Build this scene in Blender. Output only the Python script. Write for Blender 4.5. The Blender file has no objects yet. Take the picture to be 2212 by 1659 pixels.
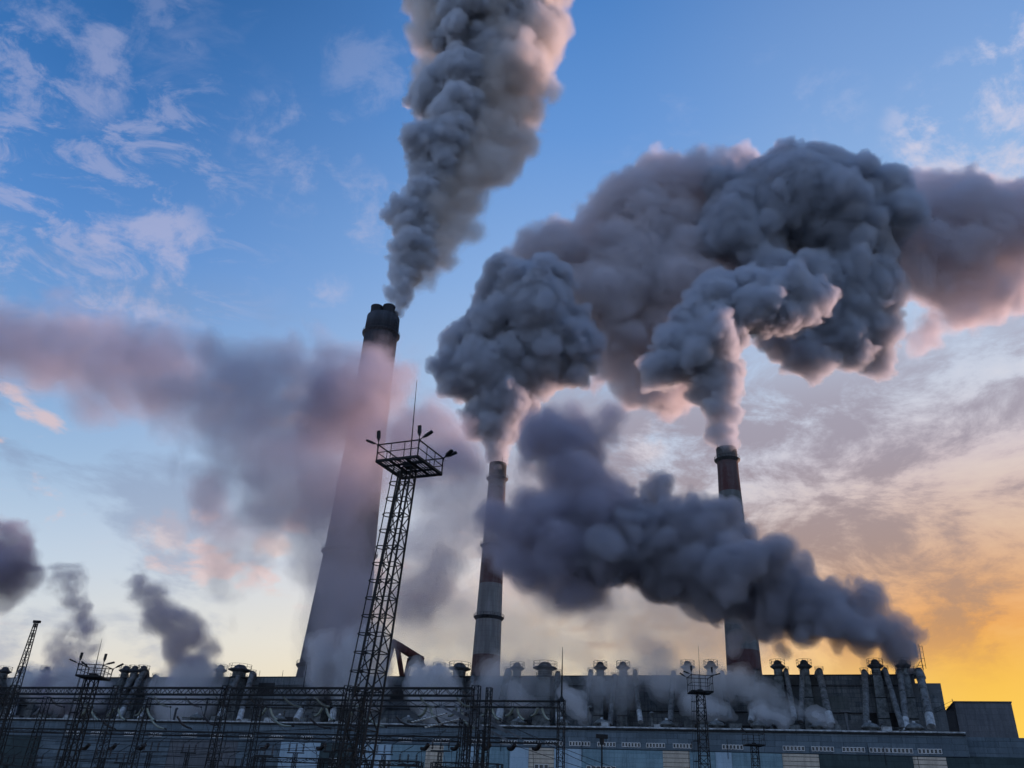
import bpy, bmesh, math, random, time
import numpy as np
import openvdb
from mathutils import Vector, Matrix

sc = bpy.context.scene
C = sc.collection
# ------------------------------------------------------------------ camera
PW, PH, FPX = 2212.0, 1659.0, 1790.0       # photo plane the layout was measured on
EYE = np.array([0.0, 0.0, 1.7])
PITCH, ROLL = math.radians(28.2), math.radians(3.13)
_fwd = np.array([0, math.cos(PITCH), math.sin(PITCH)])
_r0 = np.array([1.0, 0, 0]); _u0 = np.cross(_r0, _fwd)
_R = math.cos(ROLL)*_r0 + math.sin(ROLL)*_u0
_U = -math.sin(ROLL)*_r0 + math.cos(ROLL)*_u0
cd = bpy.data.cameras.new('camera'); cam = bpy.data.objects.new('camera', cd); C.objects.link(cam)
cd.sensor_width = 36.0; cd.lens = FPX/PW*36.0; cd.clip_start = 0.1; cd.clip_end = 60000
M = Matrix.Identity(4)
for i in range(3):
    M[i][0] = _R[i]; M[i][1] = _U[i]; M[i][2] = -_fwd[i]; M[i][3] = EYE[i]
cam.matrix_world = M
sc.camera = cam
# ------------------------------------------------------------------ render settings
sc.view_settings.view_transform = 'Standard'; sc.view_settings.look = 'None'
sc.view_settings.exposure = 0.0; sc.view_settings.gamma = 1.0
cy = sc.cycles
cy.use_adaptive_sampling = True; cy.adaptive_threshold = 0.03
cy.use_denoising = True
try: cy.denoiser = 'OPENIMAGEDENOISE'
except Exception: pass
cy.max_bounces = 8; cy.diffuse_bounces = 2; cy.glossy_bounces = 2; cy.transmission_bounces = 4
cy.volume_bounces = 4; cy.transparent_max_bounces = 256
cy.volume_step_rate = 1.0; cy.volume_max_steps = 256

def ray(px, py):
    d = _fwd*FPX + _R*(px-PW/2) - _U*(py-PH/2)
    return d/np.linalg.norm(d)
def at(px, py, Y):
    """the point at ground distance Y (metres north of the camera) seen at the measured position"""
    d = ray(px, py); return EYE + d*(Y/d[1])
# ------------------------------------------------------------------ sky and sun
def lin(h):
    h = h.lstrip('#'); o = []
    for i in (0, 2, 4):
        c = int(h[i:i+2], 16)/255.0
        o.append(c/12.92 if c <= 0.04045 else ((c+0.055)/1.055)**2.4)
    return (o[0], o[1], o[2], 1.0)
GLOW_AZ = math.degrees(math.atan2(ray(2330,1600)[0], ray(2330,1600)[1]))  # centre of the afterglow, clockwise from +Y
SUN_AZ = 52.0
SUN_EL = 5.0
sun_dir = Vector((math.sin(math.radians(SUN_AZ))*math.cos(math.radians(SUN_EL)),
                  math.cos(math.radians(SUN_AZ))*math.cos(math.radians(SUN_EL)), math.sin(math.radians(SUN_EL))))
class NT:
    """terse node-tree builder"""
    def __init__(s, tree): s.t = tree; s.n = tree.nodes; s.l = tree.links
    def new(s, typ, props=None, **ins):
        n = s.n.new(typ)
        for k, v in (props or {}).items(): setattr(n, k, v)
        for k, v in ins.items():
            key = int(k[1:]) if k[0] == 'i' and k[1:].isdigit() else k.replace('_', ' ')
            s.set(n.inputs[key], v)
        return n
    def set(s, sock, v):
        if isinstance(v, bpy.types.NodeSocket): s.l.new(v, sock)
        elif isinstance(v, bpy.types.Node): s.l.new(v.outputs[0], sock)
        else: sock.default_value = v
    def m(s, op, a, b=0.0, c=0.0, clamp=False):
        n = s.n.new('ShaderNodeMath'); n.operation = op; n.use_clamp = clamp
        for i, v in enumerate((a, b, c)): s.set(n.inputs[i], v)
        return n.outputs[0]
    def v(s, op, a, b=(0, 0, 0)):
        n = s.n.new('ShaderNodeVectorMath'); n.operation = op
        s.set(n.inputs[0], a); s.set(n.inputs[1], b); return n
    def mix(s, fac, a, b, mode='MIX'):
        n = s.n.new('ShaderNodeMix'); n.data_type = 'RGBA'; n.blend_type = mode
        s.set(n.inputs[0], fac); s.set(n.inputs[6], a); s.set(n.inputs[7], b); return n.outputs[2]
    def ramp(s, fac, stops, interp='LINEAR'):
        n = s.n.new('ShaderNodeValToRGB'); r = n.color_ramp; r.interpolation = interp
        while len(r.elements) > 1: r.elements.remove(r.elements[-1])
        r.elements[0].position, r.elements[0].color = stops[0]
        for p, c in stops[1:]:
            e = r.elements.new(p); e.color = c
        s.set(n.inputs[0], fac); return n.outputs[0]
    def noise(s, vec, scale, detail=5, rough=0.55, dist=0.0, dims='3D', lac=2.0):
        n = s.n.new('ShaderNodeTexNoise'); n.noise_dimensions = dims
        s.set(n.inputs['Vector'], vec)
        n.inputs['Scale'].default_value = scale; n.inputs['Detail'].default_value = detail
        n.inputs['Roughness'].default_value = rough; n.inputs['Distortion'].default_value = dist
        n.inputs['Lacunarity'].default_value = lac
        return n.outputs[0]
    def smooth(s, x, lo, hi, o0=0.0, o1=1.0):
        n = s.n.new('ShaderNodeMapRange'); n.interpolation_type = 'SMOOTHSTEP'
        s.set(n.inputs[0], x)
        for i, v in ((1, lo), (2, hi), (3, o0), (4, o1)): s.set(n.inputs[i], v)
        return n.outputs[0]
def g(v): return (v, v, v, 1.0)

world = bpy.data.worlds.new('World'); sc.world = world; world.use_nodes = True
def build_world():
    nt = world.node_tree; nt.nodes.clear(); k = NT(nt)
    out = k.new('ShaderNodeOutputWorld')
    tc = k.new('ShaderNodeTexCoord'); D = k.v('NORMALIZE', tc.outputs['Generated']).outputs[0]
    sep = k.new('ShaderNodeSeparateXYZ', i0=D); X, Y, Z = sep.outputs
    el = k.m('MULTIPLY', k.m('ARCSINE', Z), 180/math.pi)            # degrees above the horizon
    e = k.m('DIVIDE', el, 90.0, clamp=True)
    # how much a direction faces the sun's side, 0..1
    ax, ay = math.sin(math.radians(GLOW_AZ)), math.cos(math.radians(GLOW_AZ))
    hz = k.m('SQRT', k.m('ADD', k.m('MULTIPLY', X, X), k.m('ADD', k.m('MULTIPLY', Y, Y), 1e-5)))
    ca = k.m('DIVIDE', k.m('ADD', k.m('MULTIPLY', X, ax), k.m('MULTIPLY', Y, ay)), hz)
    d_az = k.m('MULTIPLY', k.m('ARCCOSINE', ca), 180/math.pi)
    def st(lst): return [(a/90.0, lin(c)) for a, c in lst]
    far = k.ramp(e, st([(0,'#dcd0c0'), (6,'#e6dfd6'), (9.5,'#d6dce2'), (13,'#bfd2e6'), (19,'#98badf'), (26,'#75a0d6'), (33,'#558bcf'), (41,'#3973b8'), (50,'#285f9f'), (75,'#1d4a80')]))
    near = k.ramp(e, st([(0,'#ffc428'), (5,'#fbcc44'), (9,'#f4bb42'), (12,'#e8a04e'), (15,'#d8a67e'), (18,'#d2b2a2'), (22,'#cfc0c6'), (26,'#c9cede'), (31,'#b4c9e6'), (36,'#9fbfe8'), (41,'#8bb0e2'), (46,'#7aa2da'), (52,'#6892ce'), (80,'#2f62a6')]))
    mid = k.ramp(e, st([(0,'#f6dca0'), (6,'#f9e2ac'), (10,'#f8ead0'), (14,'#eee6e2'), (20,'#d0d8e8'), (27,'#b2cbea'), (35,'#8fb4e6'), (45,'#6698da'), (55,'#457ec4'), (80,'#24589a')]))
    w = k.smooth(d_az, 74.0, 4.0)
    base = k.mix(k.smooth(d_az, 30.0, 3.0), k.mix(k.smooth(d_az, 72.0, 28.0), far, mid), near)
    # sky behind the camera: plain evening blue
    back = k.ramp(e, st([(0,'#c4d0e4'), (15,'#bdd3f6'), (50,'#97bff4'), (90,'#4479c0')]))
    base = k.mix(k.smooth(d_az, 100.0, 150.0), base, back)
    # high thin cloud seen on a flat layer
    lay = k.m('DIVIDE', 1.0, k.m('ADD', Z, 0.16))
    cv = k.new('ShaderNodeCombineXYZ', i0=k.m('MULTIPLY', X, lay), i1=k.m('MULTIPLY', Y, lay), i2=0.0).outputs[0]
    rot = k.new('ShaderNodeMapping', Vector=cv); rot.inputs['Rotation'].default_value = (0, 0, math.radians(35)); rot.inputs['Scale'].default_value = (1.0, 1.7, 1.0)
    rv = rot.outputs[0]
    n1 = k.noise(rv, 2.2, 3, 0.5, 0.3); n2 = k.noise(rv, 9.0, 6, 0.62, 0.5)
    c1 = k.m('ADD', k.m('MULTIPLY', n1, 0.62), k.m('MULTIPLY', n2, 0.38))
    dg = k.new('ShaderNodeMapping', Vector=D); dg.inputs['Rotation'].default_value = (0, math.radians(-38), 0); dg.inputs['Scale'].default_value = (.55, 1, 1.5)
    d3 = k.noise(dg.outputs[0], 19.0, 8, 0.66, 0.5); d4 = k.noise(D, 3.2, 2, 0.5)
    mott = k.m('MULTIPLY', k.smooth(d3, .47, .63), k.m('MULTIPLY', k.smooth(d_az, 50.0, 64.0), k.m('MULTIPLY', k.smooth(el, 20.0, 27.0), k.smooth(el, 47.0, 40.0))))
    # single cloud flocks at their places in the sky (direction, half-width in degrees, strength)
    pn = k.m('ADD', k.m('MULTIPLY', k.noise(D, 15.0, 7, .62, .3), .7), k.m('MULTIPLY', d3, .3)); patch = 0.0
    for px, py, wd, stg in ((2110,300,6,1.0),(2195,95,2.6,.9),(165,110,5.0,.7),(330,40,4.0,.4),(640,320,5,.5),(790,480,4.2,.5),(800,140,4,.35),(300,560,6.0,.8),(1790,230,3.0,.25),(700,620,2.2,.5),(345,1160,2.2,.9),(590,1185,1.6,.9),(1380,940,2.6,.6)):
        c = k.n.new('ShaderNodeVectorMath'); c.operation = 'DOT_PRODUCT'; k.set(c.inputs[0], D); c.inputs[1].default_value = tuple(ray(px, py))
        an = k.m('MULTIPLY', k.m('ARCCOSINE', c.outputs['Value']), 180/math.pi)
        fall = k.m('SUBTRACT', 1.0, k.m('DIVIDE', an, wd), clamp=True)
        patch = k.m('MAXIMUM', patch, k.m('MULTIPLY', k.smooth(k.m('ADD', pn, k.m('MULTIPLY', fall, .10)), .50, .66), k.m('MULTIPLY', k.smooth(fall, 0.0, .45), stg)))
    cov = k.m('MAXIMUM', k.m('MULTIPLY', k.smooth(c1, 0.58, 0.72), .3), k.m('MAXIMUM', k.m('MULTIPLY', mott, .6), patch))
    ccol = k.mix(w, k.ramp(e, st([(0,'#f2d6c2'), (12,'#eccfc8'), (25,'#d6c9dc'), (45,'#b3b8da'), (70,'#8b9cc4')])),
                    k.ramp(e, st([(0,'#fbd060'), (10,'#f6b060'), (18,'#f0b890'), (28,'#f6dcd4'), (45,'#e2dcec'), (70,'#a8b4d8')])))
    base = k.mix(k.m('MULTIPLY', cov, 0.62), base, ccol)
    # broken grey-violet veil low on the sun's side
    dm = k.new('ShaderNodeMapping', Vector=D); dm.inputs['Scale'].default_value = (1, 1, 2.1)
    n3 = k.noise(dm.outputs[0], 7.5, 9, 0.66, 0.35); n4 = k.noise(dm.outputs[0], 2.6, 3, 0.5)
    n5 = k.m('ADD', k.m('MULTIPLY', n3, .6), k.m('MULTIPLY', n4, .4))
    band = k.m('MULTIPLY', k.smooth(d_az, 46.0, 26.0), k.m('MULTIPLY', k.smooth(el, 7.5, 13.0), k.smooth(el, 33.0, 25.0)))
    base = k.mix(k.m('MULTIPLY', k.smooth(n5, 0.44, 0.55), k.m('MULTIPLY', band, .95)), base, k.ramp(e, st([(8,'#d08c48'), (12,'#b98a64'), (17,'#a48c88'), (23,'#9f96a4'), (30,'#a5a4b8'), (40,'#98a4c4')])))
    base = k.mix(k.m('MULTIPLY', k.smooth(n5, 0.50, 0.36), k.m('MULTIPLY', band, .5)), base, k.ramp(e, st([(8,'#ffd060'), (13,'#f4b878'), (18,'#ecd0b4'), (25,'#e2dfe6'), (35,'#d4dcee')])))
    # faint warm-grey haze low on the cold side
    n6 = k.noise(dm.outputs[0], 7.0, 7, 0.6, 0.3)
    hz2 = k.m('MULTIPLY', k.smooth(d_az, 30.0, 46.0), k.m('MULTIPLY', k.smooth(el, 34.0, 24.0), k.smooth(n6, .48, .66)))
    base = k.mix(k.m('MULTIPLY', hz2, .5), base, lin('#8694b4'))
    small = k.m('MULTIPLY', k.smooth(k.noise(dm.outputs[0], 11.0, 5, .55, .2), .58, .70), k.m('MULTIPLY', k.smooth(d_az, 18.0, 32.0), k.m('MULTIPLY', k.smooth(el, 30.0, 22.0), k.smooth(el, 10.0, 14.0))))
    base = k.mix(k.m('MULTIPLY', small, .7), base, lin('#e9c8c4'))
    # a hint of physical sky, brightest round the low sun
    sky = k.new('ShaderNodeTexSky'); sky.sky_type = 'NISHITA'; sky.sun_disc = False
    sky.sun_elevation = math.radians(SUN_EL); sky.sun_rotation = math.radians(SUN_AZ)
    bg1 = k.new('ShaderNodeBackground', Color=sky.outputs[0], Strength=0.01)
    bg2 = k.new('ShaderNodeBackground', Color=base, Strength=0.95)
    k.set(out.inputs[0], k.new('ShaderNodeAddShader', i0=bg1, i1=bg2))
build_world()
sd = bpy.data.lights.new('sun', 'SUN'); sd.energy = 5.0; sd.angle = math.radians(0.5); sd.color = (1.0, 0.62, 0.52)
sun = bpy.data.objects.new('sun', sd); C.objects.link(sun)
sun.rotation_euler = sun_dir.to_track_quat('Z', 'Y').to_euler()
# ------------------------------------------------------------------ plant frame: x along the long halls, y away from the camera
PO = np.array([0, 278.6, 0.0]); PU = np.array([.9407, -.3393, 0]); PV = np.array([.3393, .9407, 0])
def L(x, y, z): return tuple(PO+PU*x+PV*y+np.array([0, 0, z]))
def hit(px, py, yl):
    d = ray(px, py); t = ((PO-EYE)@PV+yl)/(d@PV); P = EYE+d*t
    return float((P-PO)@PU), float(P[2])
def zplane(px, py, z):
    d = ray(px, py); return EYE+d*((z-EYE[2])/d[2])
rnd = random.Random(5)
# ------------------------------------------------------------------ mesh helpers
class MB:
    def __init__(s): s.v = []; s.f = []; s.smooth = []
    def add(s, vs, fs, sm=False):
        b = len(s.v); s.v += [tuple(map(float, q)) for q in vs]; s.f += [tuple(b+i for i in f) for f in fs]; s.smooth += [sm]*len(fs); return s
    def hexa(s, c):
        return s.add(c, [(0,3,2,1),(4,5,6,7),(0,1,5,4),(1,2,6,5),(2,3,7,6),(3,0,4,7)])
    def box(s, x0, y0, z0, x1, y1, z1, fr=None):
        f = fr or (lambda x, y, z: (x, y, z))
        return s.hexa([f(x0,y0,z0),f(x1,y0,z0),f(x1,y1,z0),f(x0,y1,z0),f(x0,y0,z1),f(x1,y0,z1),f(x1,y1,z1),f(x0,y1,z1)])
    def beam(s, p, q, w, h=None):
        h = h or w; p = Vector(p); q = Vector(q); d = (q-p)
        if d.length < 1e-6: return s
        d.normalize(); up = Vector((0,0,1)) if abs(d.z) < .95 else Vector(PV.tolist())
        a = d.cross(up).normalized()*(w/2); b = a.cross(d).normalized()*(h/2)
        return s.hexa([p-a-b, p+a-b, p+a+b, p-a+b, q-a-b, q+a-b, q+a+b, q-a+b])
    def tube(s, pts, r, n=12, caps=True, sm=True):
        pts = [Vector(p) for p in pts]; rs = r if isinstance(r, (list, tuple)) else [r]*len(pts); vs = []
        a = None
        for i, p in enumerate(pts):
            d = (pts[min(i+1, len(pts)-1)]-pts[max(i-1, 0)]).normalized()
            if a is None:
                ref = Vector((0,0,1)) if abs(d.z) < .9 else Vector((1,0,0))
                a = d.cross(ref).normalized()
            else: a = (a-d*a.dot(d)).normalized()
            b = d.cross(a)
            for k in range(n):
                t = 2*math.pi*k/n; vs.append(p+(a*math.cos(t)+b*math.sin(t))*rs[i])
        fs = [(i*n+k, i*n+(k+1)%n, (i+1)*n+(k+1)%n, (i+1)*n+k) for i in range(len(pts)-1) for k in range(n)]
        s.add(vs, fs, sm)
        if caps:
            m = len(pts)-1; s.add(vs[:n], [tuple(range(n))[::-1]]); s.add(vs[m*n:], [tuple(range(n))])
        return s
    def lathe(s, c, prof, n=32, sm=True, up=(0,0,1)):
        c = Vector(c); vs = []
        for r, z in prof:
            for k in range(n):
                t = 2*math.pi*k/n; vs.append((c.x+r*math.cos(t), c.y+r*math.sin(t), c.z+z))
        fs = [(i*n+k, i*n+(k+1)%n, (i+1)*n+(k+1)%n, (i+1)*n+k) for i in range(len(prof)-1) for k in range(n)]
        return s.add(vs, fs, sm)
    def build(s, name, m, parent=None):
        me = bpy.data.meshes.new(name); me.from_pydata(s.v, [], s.f); me.update()
        me.polygons.foreach_set('use_smooth', s.smooth); me.materials.append(m)
        o = bpy.data.objects.new(name, me); C.objects.link(o)
        if parent:
            o.parent = parent; o.matrix_parent_inverse = Matrix.Translation(-world_loc(parent))
        return o
def world_loc(o):
    v = Vector(o.location)
    if o.parent: v = v+world_loc(o.parent)+o.matrix_parent_inverse.translation
    return v
def thing(name, label, cat, loc, group=None):
    o = bpy.data.objects.new(name, None); C.objects.link(o); o.location = loc; o.empty_display_size = 1
    o['label'] = label; o['category'] = cat
    if group: o['group'] = group
    return o
def tag(o, label, cat, group=None, kind=None):
    o['label'] = label; o['category'] = cat
    if group: o['group'] = group
    if kind: o['kind'] = kind
    return o
def ring(mb, c, r, w, n=28):
    pts = [(c[0]+r*math.cos(2*math.pi*k/n), c[1]+r*math.sin(2*math.pi*k/n), c[2]) for k in range(n+1)]
    for a, b in zip(pts[:-1], pts[1:]): mb.beam(a, b, w)
def railing(mb, c, r, h, n, w=.08):
    for k in range(n):
        t = 2*math.pi*k/n; x, y = c[0]+r*math.cos(t), c[1]+r*math.sin(t)
        mb.beam((x, y, c[2]), (x, y, c[2]+h), w)
    ring(mb, (c[0], c[1], c[2]+h), r, w, n*2); ring(mb, (c[0], c[1], c[2]+h*.5), r, w*.8, n*2)
# ------------------------------------------------------------------ materials
def newmat(name):
    m = bpy.data.materials.new(name); m.use_nodes = True; k = NT(m.node_tree)
    return m, k, m.node_tree.nodes['Principled BSDF']
def steel(name, c, rough=.7, var=.35):
    m, k, b = newmat(name)
    tc = k.new('ShaderNodeTexCoord').outputs['Object']
    n = k.smooth(k.noise(tc, .8, 8, .66), .32, .68)
    k.set(b.inputs['Base Color'], k.mix(n, tuple(x*(1-var) for x in c)+(1,), tuple(min(1, x*(1+var)) for x in c)+(1,)))
    b.inputs['Roughness'].default_value = rough; b.inputs['Specular IOR Level'].default_value = .3
    return m
def plant_coord(k):
    """texture coordinates along the hall fronts: x along, y up"""
    geo = k.new('ShaderNodeNewGeometry').outputs['Position']
    sub = k.v('SUBTRACT', geo, tuple(PO)).outputs[0]
    n = k.n.new('ShaderNodeVectorMath'); n.operation = 'DOT_PRODUCT'; k.set(n.inputs[0], sub); n.inputs[1].default_value = tuple(PU)
    n2 = k.n.new('ShaderNodeVectorMath'); n2.operation = 'DOT_PRODUCT'; k.set(n2.inputs[0], sub); n2.inputs[1].default_value = tuple(PV)
    z = k.new('ShaderNodeSeparateXYZ', i0=geo).outputs[2]
    return k.new('ShaderNodeCombineXYZ', i0=n.outputs['Value'], i1=z, i2=n2.outputs['Value']).outputs[0]
def panel_mat(name, c1, c2, bw, bh, mortar=.05, seam=.35, stain=.45, patch=.5, rough=.85, off=0.5):
    m, k, b = newmat(name); pc = plant_coord(k)
    br = k.n.new('ShaderNodeTexBrick'); k.set(br.inputs['Vector'], pc); br.offset = off
    br.inputs['Scale'].default_value = 1; br.inputs['Brick Width'].default_value = bw; br.inputs['Row Height'].default_value = bh
    br.inputs['Mortar Size'].default_value = mortar; br.inputs['Mortar Smooth'].default_value = .3; br.inputs['Bias'].default_value = 0
    br.inputs['Color1'].default_value = c1+(1,); br.inputs['Color2'].default_value = c2+(1,)
    br.inputs['Mortar'].default_value = tuple(x*seam for x in c1)+(1,)
    st = k.new('ShaderNodeMapping', Vector=pc); st.inputs['Scale'].default_value = (1.2, .12, 1)
    s1 = k.smooth(k.noise(st.outputs[0], 1.0, 6, .65), .38, .72)
    s2 = k.smooth(k.noise(pc, .10, 5, .65), .44, .58)
    s3 = k.noise(pc, 2.5, 6, .7)
    col = k.mix(k.m('MULTIPLY', s1, stain), br.outputs['Color'], tuple(x*.38 for x in c1)+(1,))
    col = k.mix(k.m('MULTIPLY', s2, patch), col, tuple(x*.55 for x in c2)+(1,))
    col = k.mix(k.m('MULTIPLY', k.smooth(s3, .5, .75), .25), col, tuple(min(1, x*1.9) for x in c2)+(1,))
    k.set(b.inputs['Base Color'], col); b.inputs['Roughness'].default_value = rough; b.inputs['Specular IOR Level'].default_value = .25
    bp = k.new('ShaderNodeBump', Strength=.4, Distance=.06, Height=k.m('SUBTRACT', s3, br.outputs['Fac'])); k.set(b.inputs['Normal'], bp)
    return m
def chimney_mat(name, bands, base, red=(.065, .028, .03), soot=999):
    """bands: list of (z0, z1) painted red"""
    m, k, b = newmat(name)
    geo = k.new('ShaderNodeNewGeometry').outputs['Position']; z = k.new('ShaderNodeSeparateXYZ', i0=geo).outputs[2]
    oc = k.new('ShaderNodeTexCoord').outputs['Object']
    mp = k.new('ShaderNodeMapping', Vector=oc); mp.inputs['Scale'].default_value = (.45, .45, .05)
    s1 = k.noise(mp.outputs[0], 1.0, 6, .65); s2 = k.noise(oc, .16, 4, .6)
    seam = k.m('FRACT', k.m('MULTIPLY', z, 1/2.5))
    col = k.mix(k.smooth(s1, .35, .7), tuple(x*.75 for x in base)+(1,), tuple(x*1.15 for x in base)+(1,))
    for z0, z1 in bands:
        msk = k.m('MULTIPLY', k.m('GREATER_THAN', z, z0), k.m('LESS_THAN', z, z1))
        fade = k.smooth(k.m('ADD', k.m('MULTIPLY', s2, .6), k.m('MULTIPLY', s1, .4)), .3, .62, 1.0, .6)
        col = k.mix(k.m('MULTIPLY', msk, fade), col, red+(1,))
    col = k.mix(k.m('MULTIPLY', k.m('LESS_THAN', seam, .05), .25), col, (.03, .03, .03, 1))
    col = k.mix(k.m('MULTIPLY', k.smooth(k.m('ADD', z, k.m('MULTIPLY', s1, 22)), soot, soot+14), .85), col, (.018, .018, .02, 1))
    k.set(b.inputs['Base Color'], col); b.inputs['Roughness'].default_value = .9; b.inputs['Specular IOR Level'].default_value = .2
    return m
MT = {}
def build_mats():
    MT['steel'] = steel('painted_steel_dark', (.011, .012, .014)); MT['grey'] = steel('galvanised_grey', (.09, .10, .115))
    MT['rust'] = steel('rusty_red_steel', (.085, .03, .026)); MT['pale'] = steel('pale_lagging', (.30, .33, .36), .8, .4)
    MT['duct'] = steel('duct_lagging', (.10, .11, .12), .8, .5); MT['hood'] = steel('hood_steel', (.05, .055, .065))
    MT['hopper'] = steel('hopper_plate', (.10, .115, .125), .8, .5)
    MT['disc'] = steel('insulator_glass', (.28, .32, .28), .25, .3); MT['discdark'] = steel('insulator_brown', (.035, .03, .03), .3, .3)
    MT['cream'] = steel('white_porcelain', (.55, .56, .55), .3, .1)
    MT['wire'] = steel('cable', (.02, .02, .022))
    MT['white'] = steel('white_frame', (.62, .64, .66), .6, .1)
    MT['upper'] = panel_mat('slate_panels', (.075, .105, .135), (.13, .175, .215), 6.0, 1.5, .05)
    MT['blue'] = panel_mat('blue_grey_panels', (.14, .235, .29), (.20, .31, .37), 6.0, 1.2, .03, .55, .45, .45, off=0)
    MT['lightblue'] = panel_mat('light_blue_panels', (.28, .39, .49), (.32, .43, .53), 6.0, 3.0, .03, .7, .3, .2, off=0)
    MT['beige'] = panel_mat('beige_panels', (.46, .42, .36), (.52, .46, .39), 60.0, 1.15, .10, .08, .55, .3, off=0)
    MT['teal'] = panel_mat('dark_teal_panels', (.035, .055, .062), (.045, .07, .078), 6.0, 1.6, .04, .5)
    MT['boiler'] = panel_mat('boiler_wall', (.085, .105, .125), (.19, .215, .24), 4.0, 1.3, .05, .4, .75, .95)
    MT['patch'] = panel_mat('replaced_sheets', (.10, .125, .135), (.13, .15, .16), 3.0, 2.2, .04, .6)
    MT['darkpatch'] = panel_mat('sooty_sheets', (.03, .032, .036), (.042, .044, .05), 3.0, 1.2, .04, .6)
    MT['boxgrey'] = panel_mat('grey_render', (.10, .11, .13), (.13, .14, .16), 6.0, 1.6, .03, .6, .5, .4)
    MT['roof'] = steel('roof_felt', (.05, .052, .056), .95); MT['ledge'] = steel('pale_coping', (.30, .33, .36), .8, .5)
    m, k, b = newmat('window_glass'); b.inputs['Base Color'].default_value = (.02, .03, .04, 1); b.inputs['Roughness'].default_value = .15; MT['glass'] = m
    m, k, b = newmat('winter_ground')
    p = k.new('ShaderNodeNewGeometry').outputs['Position']; n = k.noise(p, .15, 6, .65); n2 = k.noise(p, 2.0, 5, .6)
    k.set(b.inputs['Base Color'], k.mix(k.m('ADD', k.m('MULTIPLY', n, .6), k.m('MULTIPLY', n2, .4)), (.03, .03, .026, 1), (.13, .12, .11, 1))); b.inputs['Roughness'].default_value = .95; MT['ground'] = m
# ------------------------------------------------------------------ ground
def build_ground():
    mb = MB(); n = 40; R = 6000
    vs = [(R*((i/n)*2-1), R*((j/n)*2-1), 0) for j in range(n+1) for i in range(n+1)]
    mb.add(vs, [(j*(n+1)+i, j*(n+1)+i+1, (j+1)*(n+1)+i+1, (j+1)*(n+1)+i) for j in range(n) for i in range(n)])
    o = mb.build('ground', MT['ground']); tag(o, 'bare dark winter ground round the power plant', 'ground', None, 'structure')
    # unseen ridge added beyond the right side of the view to block low sun
    mb = MB(); n = 90; rr = np.random.default_rng(3); ph = rr.random(6)*6.28
    for j, (R0, hh) in enumerate(((2500, 0), (2900, .75), (3300, 1.0), (3800, .8), (4800, 0))):
        for i in range(n+1):
            a = math.radians(20+i*.95); s_ = i/n
            H = 430*min(1, s_*6, (1-s_)*6)*(.93+.05*math.sin(a*23+ph[0])+.035*math.sin(a*51+ph[1])+.02*math.sin(a*117+ph[2]))
            mb.v.append((R0*math.sin(a), R0*math.cos(a), H*hh-1.0)) 
    for j in range(4):
        for i in range(n):
            q = j*(n+1)+i; mb.f.append((q, q+1, q+n+2, q+n+1)); mb.smooth.append(True)
    tag(mb.build('sun_block_ridge', MT['ground']), 'added unseen ridge far to the right that keeps low sun off the plant', 'sun_block_ridge', None, 'structure')
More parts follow.
